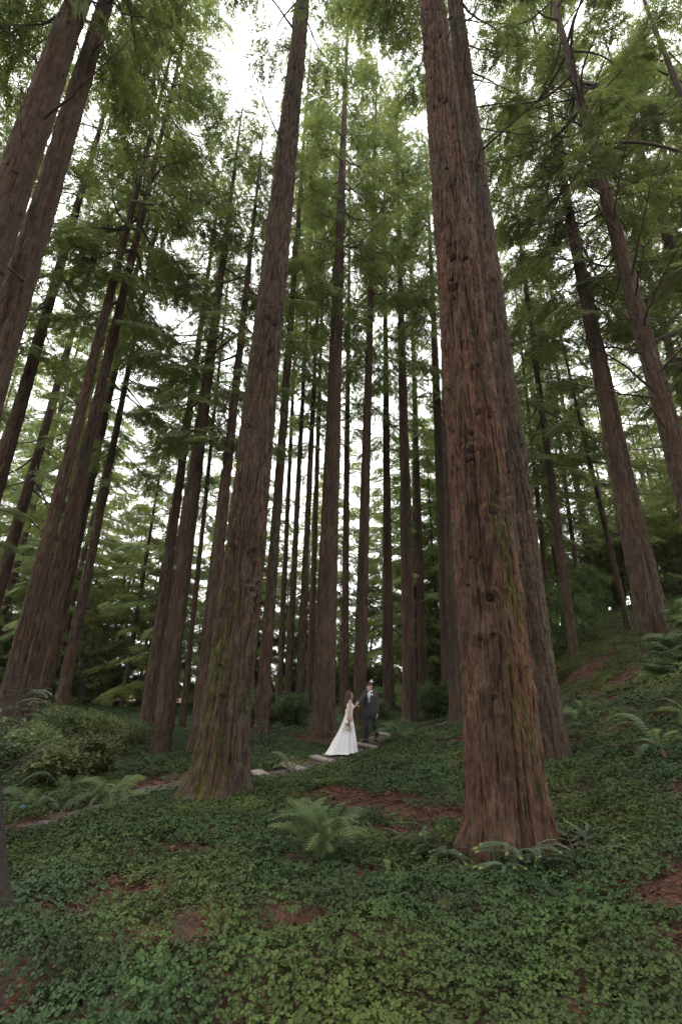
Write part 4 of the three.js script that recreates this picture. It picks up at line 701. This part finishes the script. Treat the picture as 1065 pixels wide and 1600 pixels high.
{ // groom
  const px = 1.08, pz = -16.0, turn = Math.atan2(-0.45, 0.89), g = thing('person', 'man in dark suit with white boutonniere, stepping down and holding the hand of the bride', 'person', [px, ground(px, pz) + 0.06, pz], turn);
  const wr = V(-0.18, 1.13, 0.58), hw = V(0.235, 0.83, 0.02), hd = headSpace(V(-0.005, 1.5, 0.035), -0.55, 0.12);
  const torso = [[V(-0.07, 1.0, 0), V(-0.1, 1.34, 0.01), 0.1, 0.105], [V(0.07, 1.0, 0), V(0.1, 1.34, 0.01), 0.1, 0.105], [V(0, 0.96, 0), V(0, 1.36, 0.02), 0.11, 0.11], [V(-0.085, 0.9, 0), V(0.085, 0.9, 0), 0.1, 0.1], [V(-0.16, 1.42, 0.01), V(0.16, 1.42, 0), 0.058, 0.058]];
  const armR = [[V(-0.185, 1.41, 0.02), V(-0.235, 1.18, 0.26), 0.056, 0.045], [V(-0.235, 1.18, 0.26), wr, 0.043, 0.03]], armL = [[V(0.18, 1.41, 0), V(0.235, 1.13, -0.03), 0.056, 0.044], [V(0.235, 1.13, -0.03), hw, 0.042, 0.03]];
  const legs = [[V(-0.09, 0.92, 0), V(-0.115, 0.5, 0.07), 0.09, 0.062], [V(-0.115, 0.5, 0.07), V(-0.14, 0.09, 0.03), 0.06, 0.042], [V(0.09, 0.92, 0), V(0.085, 0.52, -0.05), 0.09, 0.062], [V(0.085, 0.52, -0.05), V(0.06, 0.19, -0.35), 0.06, 0.042], [V(-0.14, 0.06, 0.03), V(-0.165, 0.025, 0.18), 0.04, 0.03], [V(0.06, 0.17, -0.36), V(0.055, 0.05, -0.24), 0.038, 0.03]];
  const neck = [[V(0, 1.42, 0.005), hd(0, 0.03, -0.005), 0.056, 0.052]];
  const hands = [...handCaps(wr, V(0.05, -0.05, 1).normalize(), V(0.3, -0.95, 0).normalize(), -1, 0.55), ...handCaps(hw, V(-0.02, -1, 0.1).normalize(), V(-1, 0, 0), 1, 0.35)];
  const body = mergeGeometries([flesh([...torso, ...armR, ...armL, ...legs, ...neck], 0.035, 0.014), flesh([...headCaps(hd), [V(0, 1.46, 0.01), hd(0, 0.03, -0.005), 0.05, 0.05]], 0.022, 0.006), flesh(handCaps(wr, V(0.05, -0.05, 1).normalize(), V(0.3, -0.95, 0).normalize(), -1, 0.55), 0.006, 0.004), flesh(handCaps(hw, V(-0.02, -1, 0.1).normalize(), V(-1, 0, 0), 1, 0.35), 0.006, 0.004)]);
  part('body', body, skinMat, g);
  for (const s of [-1, 1]) { const e = part('eye', new THREE.SphereGeometry(0.009, 10, 8), eyeMat, g); e.position.copy(hd(0.031 * s, 0.098, 0.079)); }
  const hair = [[hd(0, 0.155, -0.02), hd(0, 0.145, 0.035), 0.077, 0.06], [hd(0, 0.1, -0.055), hd(0, 0.14, -0.03), 0.055, 0.07], [hd(-0.03, 0.185, 0.05), hd(0.045, 0.18, 0.055), 0.028, 0.024], [hd(-0.078, 0.12, -0.02), hd(-0.08, 0.14, 0.02), 0.018, 0.014], [hd(0.078, 0.12, -0.02), hd(0.08, 0.14, 0.02), 0.018, 0.014]];
  { const [lo, hi] = bounds(hair, 0.03), f = capsules(hair, 0.03); part('hair', sdfMesh((x, y, z) => f(x, y, z) + 0.006 * noise(x * 60, y * 40, z * 60), lo, hi, 0.006), solid(0.035, 0.02, 0.012, 0.7), g); }
  const suit = solid(0.035, 0.034, 0.038, 0.85, { sheen: 0.4 }), trouser = solid(0.016, 0.016, 0.018, 0.9);
  const coat = [...torso, [V(-0.1, 0.88, 0.01), V(-0.11, 0.8, 0.02), 0.105, 0.1], [V(0.1, 0.88, 0), V(0.11, 0.8, -0.01), 0.105, 0.1], [V(0, 0.9, -0.02), V(0, 0.8, -0.02), 0.1, 0.1], armR[0], [armR[1][0], wr.clone().addScaledVector(V(0.05, -0.05, 0.32), -0.12), 0.046, 0.037], armL[0], [armL[1][0], hw.clone().add(V(0, 0.035, 0)), 0.045, 0.037]];
  part('jacket', cloth(coat, 0.03, 0.009, 0.016, (x, y, z) => Math.max(0.755 - y, y - 1.515, z > 0.02 && y > 1.16 ? 0.9 * (0.075 * clamp((y - 1.16) / 0.3) - Math.abs(x)) : -1, Math.hypot(x, z - 0.015) < 0.066 ? y - 1.4 : -1), (x, y, z) => 0.004 * noise(x * 9, y * 14, z * 9)), suit, g);
  const shirtCaps = [...torso, [V(0, 1.42, 0.005), V(0, 1.49, 0.012), 0.058, 0.057]];
  part('shirt', cloth(shirtCaps, 0.03, 0.009, 0.006, (x, y) => Math.max(1.1 - y, y - 1.505)), solid(0.75, 0.75, 0.77, 0.7), g);
  part('cuff', tube([wr.clone().add(V(0, 0.002, -0.035)), wr.clone().add(V(0, 0, 0.008))], [0.036, 0.037], 12), solid(0.75, 0.75, 0.77, 0.7), g);
  part('tie', mergeGeometries([new THREE.BoxGeometry(0.034, 0.034, 0.022, 2, 2, 1).translate(0, 1.455, 0.082), new THREE.CylinderGeometry(0.014, 0.034, 0.3, 8).scale(1, 1, 0.3).translate(0, 1.3, 0.136)].map((q) => q.toNonIndexed())), solid(0.5, 0.5, 0.53, 0.45), g);
  for (const s of [-1, 1]) { // lapels
    const sh = new THREE.Shape(); sh.moveTo(0, 0); sh.lineTo(0.085 * s, 0.2); sh.lineTo(0.14 * s, 0.215); sh.lineTo(0.105 * s, 0.28); sh.lineTo(0.05 * s, 0.32); sh.lineTo(0.03 * s, 0.28); const q = new THREE.ExtrudeGeometry(sh, { depth: 0.006, bevelEnabled: true, bevelSize: 0.003, bevelThickness: 0.003, bevelSegments: 1 }); q.rotateX(-0.2); q.translate(0, 1.15, 0.152); part('lapel', q, suit, g);
  }
  part('trousers', cloth(legs.slice(0, 4).concat([[V(-0.08, 0.94, 0), V(0.08, 0.94, 0), 0.1, 0.1]]), 0.025, 0.011, 0.016, (x, y) => y - 1.0, (x, y, z) => 0.006 * noise(x * 10, y * 12, z * 10)), trouser, g);
  for (const [a, b] of [[V(-0.138, 0.045, -0.03), V(-0.168, 0.032, 0.2)], [V(0.062, 0.19, -0.4), V(0.055, 0.045, -0.22)]]) part('shoe', flesh([[a, b, 0.046, 0.036], [a.clone().lerp(b, 0.6), b, 0.045, 0.038], [a, a.clone().add(V(0, 0.04, 0)), 0.044, 0.046]], 0.03, 0.009), solid(0.01, 0.01, 0.01, 0.25, { clearcoat: 0.5 }), g);
  const bt = part('boutonniere', (() => { const q = []; for (let i = 0; i < 9; i++) { const a = i * 2.4, d = i ? 0.016 : 0; q.push(new THREE.SphereGeometry(0.016, 8, 6).scale(1, 0.8, 0.6).translate(Math.cos(a) * d, Math.sin(a) * d, 0.004 * (i % 3))); } return mergeGeometries(q); })(), solid(0.8, 0.78, 0.72, 0.7), g); bt.position.set(0.115, 1.375, 0.148);
  part('leaf', new THREE.SphereGeometry(0.02, 8, 6).scale(0.5, 1.4, 0.3).translate(0.112, 1.335, 0.148), solid(0.05, 0.1, 0.04), bt).position.set(-0.115, -1.375, -0.14);
}
{ // bride
  const px = 0.37, pz = -15.0, gy = ground(px, pz) + 0.02, turn = Math.atan2(0.95, -0.3), g = thing('person', 'woman in long white satin wedding gown with train, bouquet in her lowered hand', 'person', [px, gy, pz], turn);
  const lw = V(0.36, 1.275, 0.35), rw = V(-0.235, 0.865, -0.06), hd = headSpace(V(0, 1.475, 0.015), 0.22, -0.1);
  const torso = [[V(-0.045, 1.04, 0), V(-0.075, 1.26, 0.015), 0.082, 0.088], [V(0.045, 1.04, 0), V(0.075, 1.26, 0.015), 0.082, 0.088], [V(0, 1.0, 0), V(0, 1.3, 0.0), 0.09, 0.085], [V(-0.055, 1.25, 0.075), V(-0.055, 1.24, 0.08), 0.058, 0.058], [V(0.055, 1.25, 0.075), V(0.055, 1.24, 0.08), 0.058, 0.058], [V(-0.13, 1.375, -0.005), V(0.13, 1.375, 0.01), 0.046, 0.046], [V(-0.085, 0.92, -0.01), V(0.085, 0.92, -0.01), 0.1, 0.1]];
  const arms = [[V(0.155, 1.37, 0.01), V(0.25, 1.14, 0.13), 0.042, 0.034], [V(0.25, 1.14, 0.13), lw, 0.033, 0.022], [V(-0.155, 1.37, -0.01), V(-0.205, 1.115, -0.06), 0.042, 0.034], [V(-0.205, 1.115, -0.06), rw, 0.033, 0.022]];
  const legs = [[V(-0.08, 0.9, 0), V(-0.08, 0.48, 0.02), 0.085, 0.055], [V(-0.08, 0.48, 0.02), V(-0.08, 0.08, 0), 0.05, 0.035], [V(0.08, 0.9, 0), V(0.08, 0.48, 0.04), 0.085, 0.055], [V(0.08, 0.48, 0.04), V(0.08, 0.08, 0.03), 0.05, 0.035], [V(-0.08, 0.05, 0), V(-0.08, 0.02, 0.12), 0.032, 0.025], [V(0.08, 0.05, 0.03), V(0.08, 0.02, 0.15), 0.032, 0.025]];
  const neck = [[V(0, 1.38, 0), hd(0, 0.03, -0.01), 0.044, 0.042]];
  part('body', mergeGeometries([flesh([...torso, ...arms, ...legs, ...neck], 0.035, 0.013), flesh([...headCaps(hd), [V(0, 1.42, 0.005), hd(0, 0.03, -0.01), 0.042, 0.042]], 0.022, 0.006), flesh(handCaps(lw, V(0.2, -0.1, 0.95).normalize(), V(0, -0.9, -0.2).normalize(), 1, 0.4), 0.006, 0.004), flesh(handCaps(rw, V(-0.05, -1, -0.1).normalize(), V(0.9, 0, 0.3).normalize(), -1, 0.8), 0.006, 0.004)]), skinMat, g);
  for (const s of [-1, 1]) { const e = part('eye', new THREE.SphereGeometry(0.009, 10, 8), eyeMat, g); e.position.copy(hd(0.031 * s, 0.098, 0.079)); }
  part('mouth', new THREE.SphereGeometry(0.012, 10, 6).scale(1.4, 0.4, 0.5), lipMat, g).position.copy(hd(0, 0.036, 0.094));
  const hair = [[hd(0, 0.14, -0.025), hd(0, 0.15, 0.02), 0.084, 0.072], [hd(0, 0.1, -0.06), hd(0, 0.0, -0.075), 0.078, 0.072], [hd(0, 0.02, -0.07), V(0, 1.36, -0.085), 0.075, 0.075], [V(-0.03, 1.38, -0.08), V(-0.04, 1.22, -0.11), 0.06, 0.04], [V(0.03, 1.38, -0.08), V(0.04, 1.24, -0.11), 0.06, 0.04], [hd(-0.075, 0.12, -0.01), V(-0.085, 1.36, -0.04), 0.032, 0.03], [hd(0.075, 0.12, -0.01), V(0.085, 1.38, -0.04), 0.03, 0.03]];
  { const [lo, hi] = bounds(hair, 0.03), f = capsules(hair, 0.03); part('hair', sdfMesh((x, y, z) => f(x, y, z) + 0.009 * noise(x * 45, y * 9, z * 45), lo, hi, 0.007), solid(0.05, 0.022, 0.013, 0.6), g); }
  const satin = solid(0.8, 0.79, 0.8, 0.42, { sheen: 0.5, side: THREE.DoubleSide });
  const bodiceCaps = torso.slice(0, 5).concat([[V(-0.1, 1.3, 0.05), V(-0.115, 1.405, -0.005), 0.028, 0.02], [V(-0.115, 1.405, -0.005), V(-0.075, 1.28, -0.075), 0.02, 0.02], [V(0.1, 1.3, 0.05), V(0.115, 1.405, 0.005), 0.028, 0.02], [V(0.115, 1.405, 0.005), V(0.075, 1.28, -0.075), 0.02, 0.02]]);
  const gown = part('bodice', cloth(bodiceCaps, 0.02, 0.008, 0.009, (x, y, z) => Math.max(1.0 - y, y > 1.2 ? 0.8 * (0.05 * clamp((y - 1.2) / 0.13) + (y > 1.33 ? 0.03 : 0) - Math.abs(x)) : -1)), satin, g);
  // skirt: waist to hem with folds, swept back into a train that lies on the ground
  const pos = [], idx = [], A = 128, B = 44;
  for (let j = 0; j <= B; j++) for (let i = 0; i < A; i++) {
    const v = j / B, a = i / A * Math.PI * 2, c = Math.cos(a), s = Math.sin(a), back = smooth(0.15, 1, -s) , w = Math.pow(v, 0.85), low = smooth(0.55, 1, v);
    const fold = (0.055 * (1 - 1.6 * Math.abs(Math.sin(a * 4.5 + 0.8 * Math.sin(a * 2)))) + 0.022 * Math.sin(a * 17 + 2)) * Math.pow(v, 1.15);
    let rx = lerp(0.112, 0.34, w) + fold, rz = lerp(0.098, 0.31, w) + fold;
    let x = c * rx, z = s * rz - 0.06 * w, y = lerp(1.045, 0.0, v);
    z -= back * (0.5 * Math.pow(v, 2.4)); x -= back * 0.32 * Math.pow(v, 2.5);
    const wx = px + Math.cos(turn) * x + Math.sin(turn) * z, wz = pz - Math.sin(turn) * x + Math.cos(turn) * z, gl = ground(wx, wz) - gy + 0.035;
    y = lerp(y, gl + 0.02 + 0.03 * (0.5 + 0.5 * Math.sin(a * 7)) * (1 - back * 0.5), low * low) ; y = Math.max(y, gl);
    pos.push(x, y, z);
    if (j) { const q = (j - 1) * A, i1 = (i + 1) % A; idx.push(q + i, q + i1, q + A + i, q + i1, q + A + i1, q + A + i); }
  }
  part('skirt', geo(pos, idx), satin, g);
  part('belt', new THREE.TorusGeometry(0.105, 0.012, 8, 40).rotateX(Math.PI / 2).scale(1.12, 1.1, 0.98).translate(0, 1.045, 0), satin, g);
  // bouquet, a thing of its own, held in the lowered hand
  const bl = V(-0.25, 0.7, -0.08), bw = bl.clone().applyAxisAngle(UP, turn).add(V(px, gy, pz)), b = thing('bouquet', 'round bouquet of white and cream roses with green leaves held by the bride', 'bouquet', bw.toArray(), turn), r = rng(12);
  const rose = (() => { const q = [new THREE.SphereGeometry(0.017, 10, 8)]; for (let k = 0; k < 8; k++) { const p = new THREE.SphereGeometry(0.024, 8, 6, 0, 2.2, 0.4, 1.5); p.scale(0.75, 1, 0.75); p.rotateX(0.35 * (k > 3 ? 1.4 : 0.6)); p.translate(0, -0.004, 0.004 * (k > 3 ? 3 : 1)); p.rotateY(k * 1.62); q.push(p); } return mergeGeometries(q); })();
  const petals = [solid(0.78, 0.72, 0.6, 0.7), solid(0.8, 0.77, 0.72, 0.7), solid(0.62, 0.5, 0.28, 0.7), solid(0.66, 0.42, 0.36, 0.7)], green = solid(0.05, 0.09, 0.035, 0.7, { side: THREE.DoubleSide });
  for (let k = 0; k < 18; k++) { const t = Math.acos(1 - 1.25 * (k + 0.5) / 18), a = k * 2.4, d = V(Math.sin(t) * Math.cos(a), -Math.cos(t), Math.sin(t) * Math.sin(a)), m = part('rose', rose, petals[[0, 1, 1, 2, 0, 3][k % 6]], b); m.position.copy(d).multiplyScalar(0.085); m.quaternion.setFromUnitVectors(UP, d); m.scale.setScalar(0.95 + 0.3 * r()); }
  const lf = leafCluster(9, 1, 0.1, 0.02); for (let k = 0; k < 22; k++) { const a = k * 2.4, m = part('leaf', lf, green, b); m.position.set(Math.cos(a) * 0.06, -0.02 + 0.05 * r(), Math.sin(a) * 0.06); m.rotation.set((r() - 0.5) * 1.5, r() * 6.28, (r() - 0.5) * 1.5); }
  part('stem', tube([V(0, -0.02, 0), V(0.01, 0.2, 0.01)], [0.022, 0.014], 8), green, b);
}

{ // background trees are told apart by the gap they stand in and how near they are
  const marks = [[-0.65, 'close pair'], [-0.54, 'slim dark trunk'], [-0.34, 'path-bend trunk'], [-0.21, 'mossy trunk'], [-0.145, 'slender trunk'], [-0.026, 'stout trunk'], [0.145, 'flared trunk'], [0.32, 'thickest trunk'], [0.486, 'crest trunk'], [0.65, 'dark slope trunk'], [0.81, 'bristling trunk']];
  const kinds = { distant_redwood: 'distant redwood', young_redwood: 'young redwood', understorey_tree: 'understorey tree' }, gaps = {};
  for (const o of scene.children) {
    const kind = kinds[o.name.replace(/_[0-9]+$/, '')]; if (!kind) continue;
    const a = o.position.x / -o.position.z, i = marks.findIndex((m) => a < m[0]);
    const where = i === 0 ? 'left of the close pair' : i < 0 ? 'right of the bristling trunk' : `between the ${marks[i - 1][1]} and the ${marks[i][1]}`;
    (gaps[kind + '|' + where] ??= []).push(o);
  }
  const rank = ['nearest', 'second nearest', 'third nearest', 'fourth nearest', 'fifth nearest', 'sixth nearest', 'seventh nearest', 'eighth nearest'];
  for (const [key, list] of Object.entries(gaps)) {
    const [kind, where] = key.split('|');
    list.sort((p, q) => q.position.z - p.position.z).forEach((o, i) => { o.userData.label = list.length === 1 ? `only ${kind} ${where}` : rank[i] ? `${rank[i]} ${kind} ${where}` : `one of the farthest ${kind}s ${where}`; o.userData.group = `${kind}s ${where}`; });
  }
}
scene.fog = new THREE.FogExp2(0xeef2f4, 0.0002);
renderer.render(scene, camera);
